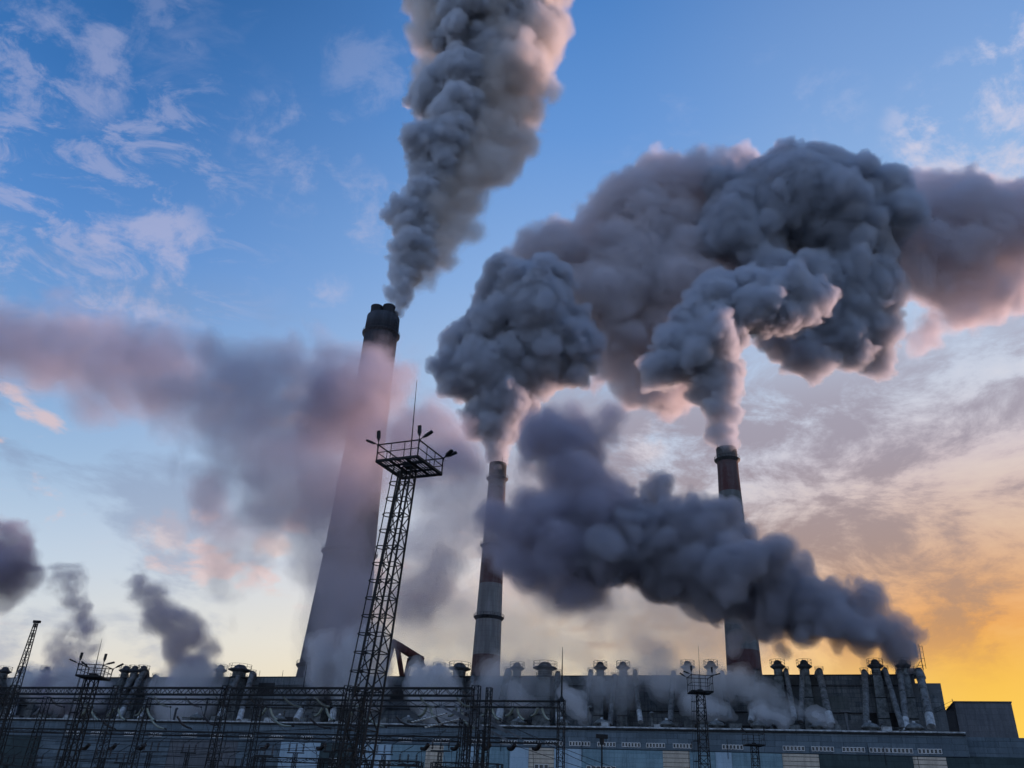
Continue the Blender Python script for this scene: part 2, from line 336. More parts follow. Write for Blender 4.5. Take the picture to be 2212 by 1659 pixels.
# ------------------------------------------------------------------ halls
def LF(x, y, z): return L(x, y, z)
def windows(root, x, z0, z1, n, pw, gap=(), yl=-.0):
    """a strip of n white framed panes on the hall front (yl = 0)"""
    f = MB(); g_ = MB(); y = -.16
    for i in range(n):
        if i in gap: continue
        a, b = x+i*pw, x+i*pw+pw*.88
        w = .11
        f.box(a, y, z0, a+w, -.02, z1, LF).box(b-w, y, z0, b, -.02, z1, LF).box(a+w, y, z1-w, b-w, -.02, z1, LF).box(a+w, y, z0, b-w, -.02, z0+w, LF)
        g_.box(a+w, -.08, z0+w, b-w, -.025, z1-w, LF)
    o = f.build('window', MT['white'], root); g_.build('pane', MT['glass'], o); return o
def build_halls():
    # turbine hall
    t = thing('turbine_hall', 'long low blue-grey panelled hall with a row of white framed windows along the front', 'industrial hall', L(-40, 0, 0))
    xr = 132.6
    MB().box(-330, .02, 23.9, xr, 6, 29.5, LF).build('wall', MT['upper'], t)
    MB().box(-330, 6.01, 0, xr+16, 30.9, 29.45, LF).build('core', MT['upper'], t)
    MB().box(-330, .6, 29.5, xr, 30.9, 29.75, LF).build('roof', MT['roof'], t)
    c = MB()
    x = -330
    while x < xr:
        e = min(x+11.85, xr); dz = rnd.uniform(-.04, .04)
        c.box(x, -.5, 29.62+dz, e, .6, 30.02+dz, LF); x += 12
    c.build('coping', MT['ledge'], t)
    g_ = MB().box(-330, -.32, 29.1, xr, -.005, 29.4, LF); g_.build('gutter', MT['steel'], t)
    # lower wall, columns of differing cladding standing proud of the band above
    cols = [(-330,-240,'upper'),(-240,-178,'teal'),(-178,-120,'upper'),(-120,-92,'boxgrey'),(-92,-75,'upper'),(-75,-60,'lightblue'),(-60,-48,'teal'),(-48,-34,'lightblue'),(-34,-22,'blue'),(-22,-16,'beige'),(-16,-10,'blue'),(-10,-4,'lightblue'),(-4,6,'blue'),(6,12,'lightblue'),(12,20,'beige'),(20,28.5,'lightblue'),(28.5,52.6,'blue'),
            (52.6,60.2,'beige'),(60.2,67.5,'blue'),(67.5,72,'lightblue'),(72,85.6,'blue'),(85.6,95.2,'beige'),(95.2,118.8,'teal'),(118.8,126.8,'beige'),(126.8,xr+60,'teal')]
    for i, (a, b, m) in enumerate(cols):
        pr = -.30-.05*(i % 3)
        MB().box(a+.02, pr, 0, b-.02, 5.5, 23.7 if m != 'teal' or b < 0 or b > xr else 23.72, LF).build('wall_panel', MT[m], t)
    MB().box(126.8, 5.51, 0, xr+60, 60, 24.6, LF).build('annex_wall', MT['teal'], t)
    # window strips, one bay every 6 m
    x = 28.0
    k = 0
    xs = [-168,-156,-141,-130,-116,-104,-92,-80,-68,-56,-44,-32,-20,-8,2.6,10.2] + [17.0, 24.6] + [33.2, 40.6, 47.8, 55.6, 69.5, 86.0, 93.6, 101.5, 105.0+3.4, 117.6-4.2, 120.4]
    for x in xs:
        n = rnd.choice((5, 6, 6, 7)); n = 6 if x > 30 else n
        gap = ()
        windows(t, x, 24.55, 25.75, n, .93 if x < 60 else .98, gap)
    # lower windows with mullions
    for x in (-56, -38, 30, 34.5, 14, -6):
        windows(t, x, 16.6, 19.2, 3, 1.5)
        t.children[-1].location = tuple(Vector(t.children[-1].location)+Vector(L(0, -.42, 0))-Vector(L(0, 0, 0)))
    # vertical rods and ladders on the front
    r = MB()
    for x in (-150, -97, -40, 3, 28.6, 61, 71, 79.5, 108, 112): r.beam(L(x, -.5, rnd.uniform(20, 24)), L(x, -.5, rnd.uniform(25.6, 27.2)), .14)
    r.build('drainpipe', MT['steel'], t)
    # boiler house
    b = thing('boiler_house', 'tall grey sooty boiler house standing behind the low blue hall', 'industrial hall', L(-40, 45, 0))
    xe = 129.4; zt = 49.8
    MB().box(-330, 31, 0, xe-3.5, 75, zt-.3, LF).build('wall', MT['boiler'], b)
    MB().box(-330, 30.8, zt-.3, xe-3.5, 75, zt, LF).build('roof', MT['roof'], b)
    MB().box(xe-3.49, 31.3, 0, xe+3.6, 74, 47.2, LF).build('end_wall', MT['boiler'], b)
    MB().box(121.5, 32, zt+.01, 127.2, 40, zt+2.0, LF).build('penthouse', MT['boiler'], b)
    MB().box(xe+3.62, 31.6, 0, xe+7.5, 72, 38.2, LF).build('end_bay', MT['darkpatch'], b)
    x = -320
    while x < 118:
        w = rnd.uniform(5, 14); z0 = rnd.uniform(31, 43); h = rnd.uniform(1.5, 6)
        MB().box(x, 30.86, z0, x+w, 30.99, min(z0+h, 48), LF).build('wall_patch', MT[rnd.choice(('patch', 'darkpatch', 'darkpatch', 'boxgrey'))], b)
        x += w+rnd.uniform(1, 9)
    MB().box(-320, 30.70, 46.2, 124, 30.84, 46.5, LF).box(-320, 30.7, 38.1, 124, 30.84, 38.5, LF).build('cornice', MT['darkpatch'], b)
    # lightning rods on the roof edge
    r = MB()
    for px in (1597, 1590, 610, 560): 
        x = hit(px, 1455, 31)[0]; r.beam(L(x, 31.2, zt), L(x, 31.2, zt+2.3), .12)
    r.build('roof_rod', MT['steel'], b)
    # grey block at the right end
    e = thing('end_block', 'plain grey windowless block at the right end of the plant', 'building', L(143, 40, 0))
    x0, z0 = hit(2061, 1516, 31); x1, _ = hit(2184, 1517, 31)
    MB().box(x0, 31, 0, x1, 62, 41.6, LF).build('wall', MT['boxgrey'], e)
    MB().box(x0-.15, 30.8, 41.6, x1+.15, 62.2, 42.0, LF).build('roof', MT['hood'], e)
    r = MB().beam(L(x0-.2, 30.6, 39.5), L(x0-.5, 30.6, 42.6), .16).beam(L(x0-6, 31, 38.6), L(x0-.2, 31, 41.2), .1).beam(L(x0-6, 31, 39.6), L(x0-.2, 31, 42.2), .08)
    r.build('railing', MT['steel'], e)
    MB().box(x0-4.5, 31.5, 0, x0-.02, 60, 39.4, LF).build('link_wall', MT['darkpatch'], e)
    # antenna on the penthouse
    a = thing('cell_antenna', 'small panel antenna mast on the penthouse at the right end of the roof', 'antenna', L(125.5, 33, zt+2))
    m = MB(); bx = hit(1995, 1452, 33)[0]
    m.beam(L(bx, 33, zt+2), L(bx, 33, zt+9.4), .22).beam(L(bx+.9, 33, zt+2), L(bx+.9, 33, zt+9.0), .14).beam(L(bx-2, 33, zt+2), L(bx, 33, zt+4.6), .12)
    for z in (3, 5, 7, 8.6): m.beam(L(bx-1.2, 33, zt+z), L(bx+.9, 33, zt+z), .1)
    m.build('mast', MT['steel'], a)
    MB().box(bx-1.5, 32.7, zt+5.4, bx-.8, 33.1, zt+9.5, LF).build('panel', MT['grey'], a)
# ------------------------------------------------------------------ flue stacks and bent ducts on the roofs
def flue_stack(px, wide, label, top=1434):
    yl = 29.2; x, z = hit(px, top, 29.0)
    zt = 52.9; w = 1.35*wide
    t = thing('flue_stack', label, 'flue', L(x, yl-3, 30), 'capped flues in front of the boiler house')
    c = L(x, yl-2.6, 0)
    b = MB()
    b.hexa([L(x-w*1.35, yl-6, 30), L(x+w*1.35, yl-6, 30), L(x+w*1.35, yl, 30), L(x-w*1.35, yl, 30),
            L(x-w*.9, yl-4.2, 48.5), L(x+w*.9, yl-4.2, 48.5), L(x+w*.9, yl-.6, 48.5), L(x-w*.9, yl-.6, 48.5)])
    b.lathe(c, [(w*1.0, 47.5), (w*1.0, zt-1.4), (0.01, zt-1.4)], 20)
    b.build('shaft', MT['hopper'], t)
    h = MB().lathe(c, [(w*1.0, zt-2.2), (w*1.75, zt-1.5), (w*1.75, zt-1.25), (w*1.0, zt-.6), (w*.85, zt), (w*.55, zt+.55), (0.01, zt+.75)], 20)
    h.lathe(c, [(w*1.02, zt-4.6), (w*1.3, zt-4.3), (w*1.3, zt-4.1), (w*1.02, zt-4.0)], 16)
    h.build('hood', MT['hood'], t)
    r = MB(); railing(r, (c[0], c[1], zt-1.25), w*1.72, 1.9, 9, .09)
    r.build('railing', MT['steel'], t); r = MB()
    if wide > 1.2 or rnd.random() < .6: railing(r, (c[0], c[1], zt-4.1), w*1.3, 1.1, 7, .08)
    if r.v: r.build('lower_railing', MT['steel'], t)
    for z, yy in ((36, 5.05), (42, 4.45)):
        MB().beam(L(x-w*1.25, yl-yy-.35, z), L(x+w*1.25, yl-yy-.35, z), .3).build('brace', MT['steel'], t)
    return t
def duct(p0, p1, bend, r, label, pale=True):
    """a lagged pipe from its top elbow against the boiler wall (px,py) to the hall roof (px,py)"""
    x0, z0 = hit(p0[0], p0[1], 26.0); x1, z1 = hit(p1[0], p1[1], 12.0); z1 = max(z1, 31.2)
    t = thing('bent_duct', label, 'duct', L(x1, 12, 30), 'slanting lagged ducts on the roof')
    y0, y1 = 26.0, 12.0
    pts = []
    for i in range(15):
        s = i/14; q = s+bend*math.sin(s*math.pi)*.18
        pts.append(L(x0+(x1-x0)*(s**(1+bend)), y0+(y1-y0)*s, z0+(z1-z0)*s))
    head = [L(x0+(.9 if x1 < x0 else -.9), y0+3.0, z0-1.6), L(x0+(.4 if x1 < x0 else -.4), y0+1.8, z0-.2)]
    MB().tube(head+pts[:12 if pale else 15], r, 14).build('pipe', MT['duct'], t)
    if pale: MB().tube(pts[11:], [r*1.04]*4, 14).build('sleeve', MT['pale'], t)
    for i in (2, 5, 8, 11):
        a, b = Vector(pts[i]), Vector(pts[i+1]); d = (b-a).normalized()*.12
        MB().tube([a-d, a+d], r*1.12, 14).build('flange', MT['hopper'], t)
    k = MB().lathe(L(x0, y0, 0), [(r*.9, z0-.2), (r*.8, z0+.7), (0.01, z0+1.1)], 12); railing(k, (L(x0, y0, 0)[0], L(x0, y0, 0)[1], z0+.1), r*1.3, 1.2, 6, .07)
    k.build('access_cap', MT['hood'], t)
    return t
def build_flues():
    F = [(1948,1,'rightmost'),(1889,1,None),(1737,1,None),(1680,1,None),(1537,1,None),(1487,1,None),(1349,1,None),(1300,1,None),(1182,1.8,None),(1122,1.1,None),(999,1.7,None),(955,1,None),(715,1.2,None),(528,1.9,None),(486,1.1,None),(321,1.0,None),(302,1.0,None),(283,1.1,None),(113,1.1,None),(62,1.0,None),(24,1.2,None)]
    names = ['hooded flue under the source of the low dark smoke trail, rightmost of the row','hooded flue second from the right end of the roof','hooded flue right of the right chimney, farther from it','hooded flue just right of the right chimney foot',
             'hooded flue just left of the right chimney foot','hooded flue behind the platform of the small right light mast','hooded flue with wide cap midway between the middle and right chimneys','railed hooded flue right of the thin spire on the gantry','broad twin-width flue right of the middle chimney','hooded flue next to the right side of the middle chimney foot',
             'broad flue just left of the middle chimney foot','slim hooded flue between the red conveyor and the middle chimney','hooded flue against the base of the widest chimney','broad flue with sky showing beside its legs left of the widest chimney','hooded flue half lost in steam left of the broad flue','right one of the three crowded left flues',
             'middle one of the three crowded left flues','left one of the three crowded left flues','hooded flue wrapped in dark smoke beside the left light mast','hooded flue nearest the lattice jib','leftmost hooded flue at the picture edge']
    for (px, w, _), nm in zip(F, names): flue_stack(px, w, nm, 1434 if px > 600 else 1439)
    D = [((1867,1453),(1871,1578),.2,.95,'nearly upright duct left of the second flue from the right'),((1912,1448),(1950,1574),0,.8,'duct slanting right between the two rightmost flues'),((1944,1452),(1960,1590),.1,.95,'upright duct under the rightmost flue'),((1985,1450),(2012,1570),.35,1.15,'thick pale-ended duct slanting right at the far right end'),
         ((1636,1452),(1622,1560),.2,.9,'duct left of the flue beside the right chimney, partly steamed over'),((1698,1450),(1716,1552),0,.75,'thin duct slanting right beside the right chimney'),((1733,1450),(1729,1560),.1,.8,'upright duct below the flue right of the chimney'),((1770,1450),(1796,1566),.3,1.05,'thick curved duct slanting right in the gap between flue pairs'),
         ((1455,1455),(1448,1560),.1,.9,'duct behind the small right light mast'),((1560,1455),(1578,1556),.2,.8,'duct with a pale sleeve left of the right chimney'),((1276,1452),(1262,1560),.2,.85,'short capped duct right of the thin spire'),((1372,1452),(1384,1560),.2,.8,'capped duct midway along the hall with a pale end'),
         ((1328,1462),(1318,1568),.1,.9,'duct between the paired mid-hall flues'),((1098,1450),(1078,1556),.3,1.2,'domed duct right of the middle chimney'),((1205,1456),(1208,1566),.2,1.0,'domed duct on the right side of the broad mid flue'),((935,1448),(920,1556),.3,1.5,'large domed duct right of the red conveyor'),
         ((1022,1462),(1014,1560),.1,.8,'duct left of the middle chimney seen through gantry steel'),((695,1462),(640,1556),.2,1.3,'grey elbow duct before the widest chimney'),((742,1450),(716,1560),.1,1.2,'upright duct before the widest chimney'),((520,1452),(470,1562),.1,1.1,'left leg duct of the broad left flue'),
         ((545,1455),(515,1565),0,1.1,'right leg duct of the broad left flue'),((292,1458),(228,1566),.1,1.15,'long duct slanting left from the three crowded flues'),((312,1452),(252,1566),.05,1.15,'second long duct slanting left from the crowded flues'),((335,1462),(300,1560),0,1.0,'short duct right of the three crowded flues'),
         ((162,1462),(74,1548),.25,1.1,'duct slanting left below the lattice jib with a pale end'),((182,1462),(124,1566),.1,1.1,'duct with pale foot slanting left below the left smoke wisp'),((202,1462),(150,1568),.05,1.05,'duct with pale foot behind the left gantry column'),((60,1455),(24,1552),.1,1.1,'duct under the leftmost flues')]
    for p0, p1, b, r, lab in D: duct(p0, p1, b, r, lab, rnd.random() < .55 or p0[0] > 1980)
    # mushroom vents and plant boxes along the hall roof
    V = [1440,1548,1640,1770,1880,1975,1300,1215,1120,1040,880,600,420]
    for i, px in enumerate(V):
        x, _ = hit(px, 1570, 8); t = thing('roof_vent', '%s mushroom vent on the low hall roof %s' % (('wide','squat','broad','low')[i % 4], ('behind the small right light mast','left of the right chimney','in the steam before the right chimney','right of the right chimney','below the paired right flues','near the right roof end','right of the spire','beneath the gantry spire','below the broad mid flue','below the middle chimney','right of the big light mast','below the broad left flue','left of the broad left flue')[i]), 'roof vent', L(x, 8, 29.75), 'mushroom vents on the low roof')
        MB().lathe(L(x, 8, 0), [(1.9, 29.75), (1.9, 31.3), (2.5, 31.5), (2.5, 31.8), (1.7, 32.6), (0.6, 33.0), (.01, 33.05)], 22).build('body', MT['hopper'], t)
        MB().lathe(L(x, 8, 0), [(.45, 33.0), (.45, 33.5), (.01, 33.6)], 10).build('cap', MT['pale'], t)
    for i in range(26):
        x = -215+i*13.1+rnd.uniform(-3, 3); w = rnd.uniform(1.5, 4); h = rnd.uniform(.8, 2.2); y = rnd.uniform(2, 5.5)
        m = MB().box(x, y, 30.05, x+w, y+2, 30.05+h, LF).box(x-.1, y-.1, 30.05+h, x+w+.1, y+2.1, 30.15+h, LF)
        for q in (0, w-.2): m.box(x+q, y+.1, 29.75, x+q+.2, y+.3, 30.05, LF).box(x+q, y+1.7, 29.75, x+q+.2, y+1.9, 30.05, LF)
        tag(m.build('plant_box', MT[rnd.choice(('hopper', 'hopper', 'pale', 'hood'))]), 'sheet metal plant box in the row along the low hall roof edge', 'roof unit', 'plant boxes along the low roof edge')
def build_vent_pipes():
    for i in range(46):
        x = -215+i*7.6+rnd.uniform(-3.4, 3.4)
        if x > 122: break
        y = rnd.uniform(4, 27); h = rnd.choice((1.2, 1.8, 2.6, 3.4, 5.0, 7.0))*rnd.uniform(.8, 1.2); r = rnd.uniform(.18, .5)
        m = MB(); k = rnd.random()
        if k < .4: m.lathe(L(x, y, 0), [(r, 29.76), (r, 29.76+h), (r*2.0, 29.9+h), (r*1.6, 30.2+h), (.01, 30.45+h)], 10)
        elif k < .75: m.tube([L(x, y, 29.76), L(x, y, 29.8+h), L(x+r, y-r, 30.1+h+r), L(x+r*2.6, y-r*2, 30.1+h+r)], r, 9)
        else: m.tube([L(x, y, 29.76), L(x, y, 30+h)], r, 9).box(x-r*2, y-r*2, 30+h, x+r*2, y+r*2, 30.5+h, LF)
        m.lathe(L(x, y, 0), [(r*1.35, 29.76), (r*1.3, 30.1), (r, 30.15)], 10)
        tag(m.build('vent_pipe', MT[rnd.choice(('duct', 'hood', 'hopper', 'hopper', 'grey'))]), 'small vent pipe standing among the ducts on the low hall roof', 'vent pipe', 'small vent pipes on the low hall roof')
# ------------------------------------------------------------------ chimneys
def chim(px0, py0, Y, prof, label, mat, rings, extra=None, n=64):
    P = at(px0, py0, Y); cx, cy_ = P[0], P[1]
    t = thing('chimney', label, 'chimney', (cx, cy_, 0))
    MB().lathe((cx, cy_, 0), prof, n).build('shaft', mat, t)
    def rad(z):
        for (r0, z0), (r1, z1) in zip(prof[:-1], prof[1:]):
            if z0 <= z <= z1 and z1 > z0: return r0+(r1-r0)*(z-z0)/(z1-z0)
        return prof[-1][0]
    for z in rings:
        r = rad(z); m = MB().lathe((cx, cy_, 0), [(r-.05, z-1.5), (r+1.15, z-.1), (r+1.25, z), (r+1.25, z+.15), (r-.05, z+.15)], n)
        o = m.build('gallery', MT['hood'], t); q = MB(); railing(q, (cx, cy_, z+.15), r+1.2, 1.3, 26, .1); q.build('railing', MT['steel'], o)
    return t, (cx, cy_), rad
def build_chimneys():
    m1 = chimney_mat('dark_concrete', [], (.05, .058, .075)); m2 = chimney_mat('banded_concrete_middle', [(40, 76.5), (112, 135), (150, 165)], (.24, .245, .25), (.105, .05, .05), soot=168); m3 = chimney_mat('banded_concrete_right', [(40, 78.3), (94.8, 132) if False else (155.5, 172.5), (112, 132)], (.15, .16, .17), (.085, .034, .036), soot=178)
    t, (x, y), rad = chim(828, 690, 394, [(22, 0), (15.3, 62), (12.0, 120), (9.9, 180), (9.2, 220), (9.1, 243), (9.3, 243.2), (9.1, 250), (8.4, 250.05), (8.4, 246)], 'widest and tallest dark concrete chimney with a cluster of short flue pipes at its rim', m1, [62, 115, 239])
    for dx, dy in ((-3.9, -2.4), (3.0, -3.6), (4.2, 3.2), (-3.2, 4.2)):
        f = MB().lathe((x+dx, y+dy, 0), [(3.35, 246), (3.35, 255.3), (3.5, 255.4), (3.5, 255.9), (3.0, 255.9), (3.0, 247)], 28); f.build('flue_pipe', m1, t)
    ld = MB(); a = math.atan2(PU[1], PU[0])-.25
    for s in range(84):
        z = 62+s*2.2; r = rad(z)+.7
        c, d = (x+r*math.cos(a), y+r*math.sin(a)), .5
        ld.beam((c[0]-d, c[1], z), (c[0]+d, c[1], z), .14); ld.beam((c[0]+d, c[1], z), (c[0]+d, c[1], z+2.2), .12); ld.beam((c[0]-d, c[1], z), (c[0]-d, c[1], z+2.2), .12)
        if s % 2 == 0: ld.beam((c[0], c[1], z), (x+rad(z)*math.cos(a), y+rad(z)*math.sin(a), z), .14)
    ld.build('ladder', MT['steel'], t)
    t, (x, y), rad = chim(1076, 1003, 426, [(9.2, 0), (7.1, 70), (6.5, 95), (5.6, 132), (4.75, 168), (4.8, 179.2), (4.3, 179.25), (4.3, 174)], 'slimmer middle chimney with ring galleries and faded red bands, half veiled by smoke', m2, [170.4, 132.5, 95.2])
    r = MB()
    for k in range(4): r.beam((x+4.7*math.cos(k*1.57+.5), y+4.7*math.sin(k*1.57+.5), 178.5), (x+4.7*math.cos(k*1.57+.5), y+4.7*math.sin(k*1.57+.5), 182.4), .14)
    r.build('lightning_rod', MT['steel'], t)
    t, (x, y), rad = chim(1569, 970, 390, [(9.6, 0), (7.9, 60), (7.3, 90), (6.2, 132), (5.25, 165), (5.2, 179.6), (4.7, 179.65), (4.7, 174)], 'right chimney with dark red and grey bands rising into a cauliflower plume', m3, [173.2, 132.2, 94.6])
    r = MB()
    for k in range(4): r.beam((x+5.1*math.cos(k*1.57+.3), y+5.1*math.sin(k*1.57+.3), 179), (x+5.1*math.cos(k*1.57+.3), y+5.1*math.sin(k*1.57+.3), 182.6), .14)
    r.build('lightning_rod', MT['steel'], t)
# ------------------------------------------------------------------ red conveyor on the roof
def build_conveyor():
    Y = 338
    def q(px, py, dy=0): return Vector(at(px, py, Y+dy).tolist())
    t = thing('conveyor_gallery', 'rusty red inclined conveyor gallery on raking legs above the roof left of the middle chimney', 'conveyor', tuple(q(880, 1460)))
    MB().tube([q(846, 1387), q(860, 1395), q(905, 1423), q(912, 1429)], [1.5, 1.6, 1.6, 1.5], 10).build('gallery', MT['rust'], t)
    b = MB().beam(q(899, 1418), q(900, 1438), 4.6, 4.4).beam(q(906, 1432), q(912, 1442), 3, 3); b.build('drive_house', MT['hood'], t)
    for p, w in ((((848, 1392), (800, 1506)), 1.3), (((851, 1392), (820, 1506)), .8), (((858, 1396), (876, 1506)), 1.5), (((884, 1422), (874, 1470)), 1.1), (((890, 1426), (880, 1470)), .5), (((904, 1440), (912, 1476)), 1.2), (((909, 1440), (918, 1476)), .4)):
        MB().beam(q(*p[0]), q(*p[1]), w).build('leg', MT['rust'], t)
    r = MB()
    for i in range(9): r.beam(q(850+i*7, 1384+i*4.2), q(850+i*7, 1380+i*4.2), .15)
    r.beam(q(850, 1380), q(906, 1413.6), .15); r.beam(q(846, 1387), q(846, 1376), .25); r.build('railing', MT['steel'], t)
# ------------------------------------------------------------------ lattice steel
def lattice(mb, base, top, w0, w1, step, leg, br, ax=None, ay=None):
    """square lattice mast from base to top (points), widths w0, w1"""
    base, top = Vector(base), Vector(top); ax = ax or Vector(PU.tolist()); ay = ay or Vector(PV.tolist())
    n = max(2, int(round((top-base).length/step)))
    def cn(s, i):
        w = w0+(w1-w0)*s; c = base+(top-base)*s; sx, sy = ((-1,-1),(1,-1),(1,1),(-1,1))[i]
        return c+ax*(sx*w/2)+ay*(sy*w/2)
    for i in range(4):
        mb.beam(cn(0, i), cn(1, i), leg)
        for k in range(n):
            a, b = k/n, (k+1)/n; j = (i+1) % 4
            if k % 2: mb.beam(cn(a, i), cn(b, j), br)
            else: mb.beam(cn(a, j), cn(b, i), br)
            mb.beam(cn(b, i), cn(b, j), br)
def truss(mb, x0, x1, y, z0, z1, d, step, ch, br):
    """box truss along the plant's x axis"""
    for yy in (y, y+d):
        mb.beam(L(x0, yy, z1), L(x1, yy, z1), ch); mb.beam(L(x0, yy, z0), L(x1, yy, z0), ch)
        n = max(1, int((x1-x0)/step))
        for i in range(n):
            a, b = x0+(x1-x0)*i/n, x0+(x1-x0)*(i+1)/n
            if i % 2: mb.beam(L(a, yy, z0), L(b, yy, z1), br)
            else: mb.beam(L(a, yy, z1), L(b, yy, z0), br)
            if i % 3 == 0: mb.beam(L(b, yy, z0), L(b, yy, z1), br)
    n = max(1, int((x1-x0)/step))
    for i in range(n):
        a, b = x0+(x1-x0)*i/n, x0+(x1-x0)*(i+1)/n
        for z in (z0, z1): mb.beam(L(a, y, z), L(b, y+d, z), br*.8)
_proto = {}
def insulator(p, q, label, mat='disc', fat=.15, group='strings of insulator discs hanging in the substation'):
    """string of discs from p to q, sagging a little"""
    p, q = Vector(p), Vector(q); key = (mat, fat)
    if key not in _proto:
        N = 17; m = MB(); 
        for i in range(N):
            z = .06+i*.88/N; sag = -.30*math.sin((z)*math.pi)
            m.lathe((0, sag, z), [(.02, 0), (fat*.5, .004), (fat, .02), (fat*.9, .03), (.03, .042)], 10)
        m2 = MB().tube([(0, 0, 0), (0, -.21, .25), (0, -.30, .5), (0, -.21, .75), (0, 0, 1)], .022, 6).tube([(0, 0, .97), (0, 0, 1.06)], .09, 8)
        a = m.build('insulator_string', MT[mat]); b = m2.build('fitting', MT['steel'], a)
        _proto[key] = (a, b, [False])
    a, b, used = _proto[key]
    if used[0]:
        a2 = a.copy(); C.objects.link(a2); b2 = b.copy(); C.objects.link(b2); b2.parent = a2; a = a2
    used[0] = True
    d = q-p; Ln = d.length
    z = d.normalized(); y = Vector((0, 0, 1)); x = y.cross(z)
    x = x.normalized() if x.length > 1e-3 else Vector((1, 0, 0)); y = z.cross(x)
    M_ = Matrix.Translation(p) @ Matrix((x, y, z)).transposed().to_4x4() @ Matrix.Diagonal((1.5, 1.2, Ln, 1))
    a.matrix_world = M_
    return tag(a, label, 'insulator', group)
def column(x, y, z1, w, label, spread=0.0, foot=0.0):
    m = MB(); lattice(m, L(x, y, 0), L(x, y, z1), w+foot, w, w*1.25, .11, .045)
    o = m.build('gantry_column', MT['steel']); o_ = tag(o, label, 'gantry column', 'lattice columns of the substation gantries'); return o_
def wire(pts, r, label, group='slack conductors strung across the substation'):
    return tag(MB().tube(pts, r, 5, False).build('conductor', MT['wire']), label, 'cable', group)
def sag(p, q, s, n=12):
    p, q = Vector(p), Vector(q); return [p+(q-p)*(i/n)-Vector((0, 0, s*4*(i/n)*(1-i/n))) for i in range(n+1)]
def build_substation():
    Y1, Y2, Y3 = -160.0, -148.0, -172.0
    def lx(px, py, yl): return hit(px, py, yl)
    z1t = lx(1000, 1487, Y1)[1]; z1b = lx(1000, 1503, Y1)[1]
    z2t = lx(1000, 1514, Y2)[1]; z2b = lx(1000, 1527, Y2)[1]; z3t = lx(1213, 1597, Y2)[1]; z3b = lx(1213, 1607, Y2)[1]
    xs1 = [lx(px, 1487, Y1)[0] for px in (-190, 31, 254, 490, 753, 1029)]
    where = ['beyond the left edge', 'at the far left', 'below the left light mast', 'below the broad left flue', 'just left of the big light mast', 'at its right end']
    for i in range(5):
        m = MB(); truss(m, xs1[i]+.4, xs1[i+1]-.4, Y1-.45, z1b, z1t, .9, .95, .15, .07)
        tag(m.build('gantry_beam', MT['steel']), 'upper lattice beam of the front gantry spanning right from the column %s' % where[i], 'gantry beam', 'lattice beams of the front gantry')
    for i in range(1, 6): column(xs1[i], Y1, z1t+.3, .85, 'front gantry column %s' % where[i], foot=.45 if i < 5 else .15)
    # a second leg near the right end makes the heavy corner tower
    column(xs1[5]+1.3, Y1+1.2, z1t+.25, .6, 'thin column paired with the front gantry column at its right end')
    column(xs1[4]+.9, Y1+3, z1t-.2, .6, 'thin column behind the big light mast')
    xs2 = [lx(px, 1516, Y2)[0] for px in (-150, 100, 318, 560, 785, 1005, 1213)]
    w2 = ['outside the left edge', 'left of the left light mast', 'under the three crowded flues', 'under the broad left flue', 'behind the big light mast', 'next to the front corner tower', 'under the thin spire']
    for i in range(6):
        m = MB(); truss(m, xs2[i]+.4, xs2[i+1]-.4, Y2-.4, z2b, z2t, .8, 1.6, .14, .045)
        tag(m.build('gantry_beam', MT['steel']), 'thin upper beam of the rear gantry spanning right from the column %s' % w2[i], 'gantry beam', 'upper beams of the rear gantry')
        m = MB(); truss(m, xs2[i]+.4, xs2[i+1]-.4, Y2-.4, z3b, z3t, .8, 1.8, .15, .045)
        tag(m.build('gantry_beam', MT['steel']), 'lower beam of the rear gantry spanning right from the column %s' % w2[i], 'gantry beam', 'lower beams of the rear gantry')
    for i in range(1, 7): column(xs2[i], Y2, z2t+.2, .8, 'rear gantry column %s' % w2[i], foot=.1 if i == 6 else .5)
    sp = MB(); zsp = lx(1210, 1398, Y2)[1]
    sp.tube([L(xs2[6], Y2, z2t+.2), L(xs2[6], Y2, (z2t+zsp)/2), L(xs2[6], Y2, zsp)], [.13, .09, .03], 8)
    sp.tube([L(xs2[6], Y2, z2t), L(xs2[6], Y2, z2t+.7)], [.5, .12], 8)
    tag(sp.build('lightning_spire', MT['steel']), 'thin black lightning spire on the right corner column of the rear gantry', 'lightning rod')
    sp = MB(); xl, zl = lx(664, 1430, Y1); sp.tube([L(xl, Y1, z1t), L(xl-.0, Y1, zl)], [.07, .03], 6)
    tag(sp.build('lightning_spire', MT['steel']), 'short thin lightning rod before the foot of the widest chimney', 'lightning rod')
    # low front gantry
    zb0 = lx(900, 1655, Y3)[1]; zb1 = lx(900, 1645, Y3)[1]
    xa, xb = lx(545, 1650, Y3)[0], lx(790, 1650, Y3)[0]
    for (pa, pb), lab in (((545, 792), 'low rail frame between the left gantry columns near the bottom edge'), ((690, 905), 'low rail frame at the foot of the big light mast'), ((935, 1078), 'low rail frame right of the big light mast near the bottom edge')):
        a_, b_ = lx(pa, 1650, Y3)[0], lx(pb, 1650, Y3)[0]; m = MB(); truss(m, a_, b_, Y3, zb0, zb1, .6, 1.2, .1, .045)
        for x in (a_, b_): lattice(m, L(x, Y3+.3, 0), L(x, Y3+.3, zb1), .5, .5, .7, .09, .04)
        tag(m.build('busbar_frame', MT['steel']), lab, 'busbar frame', 'low busbar frames')
    # front gantry strings: three phases a bay, drooping right
    def st(px0, py0, px1, py1, y0, y1, lab, mat='disc', fat=.15):
        a = lx(px0, py0, y0); b = lx(px1, py1, y1)
        insulator(L(a[0], y0, a[1]), L(b[0], y1, b[1]), lab, mat, fat); return L(b[0], y1, b[1])
    tips = []
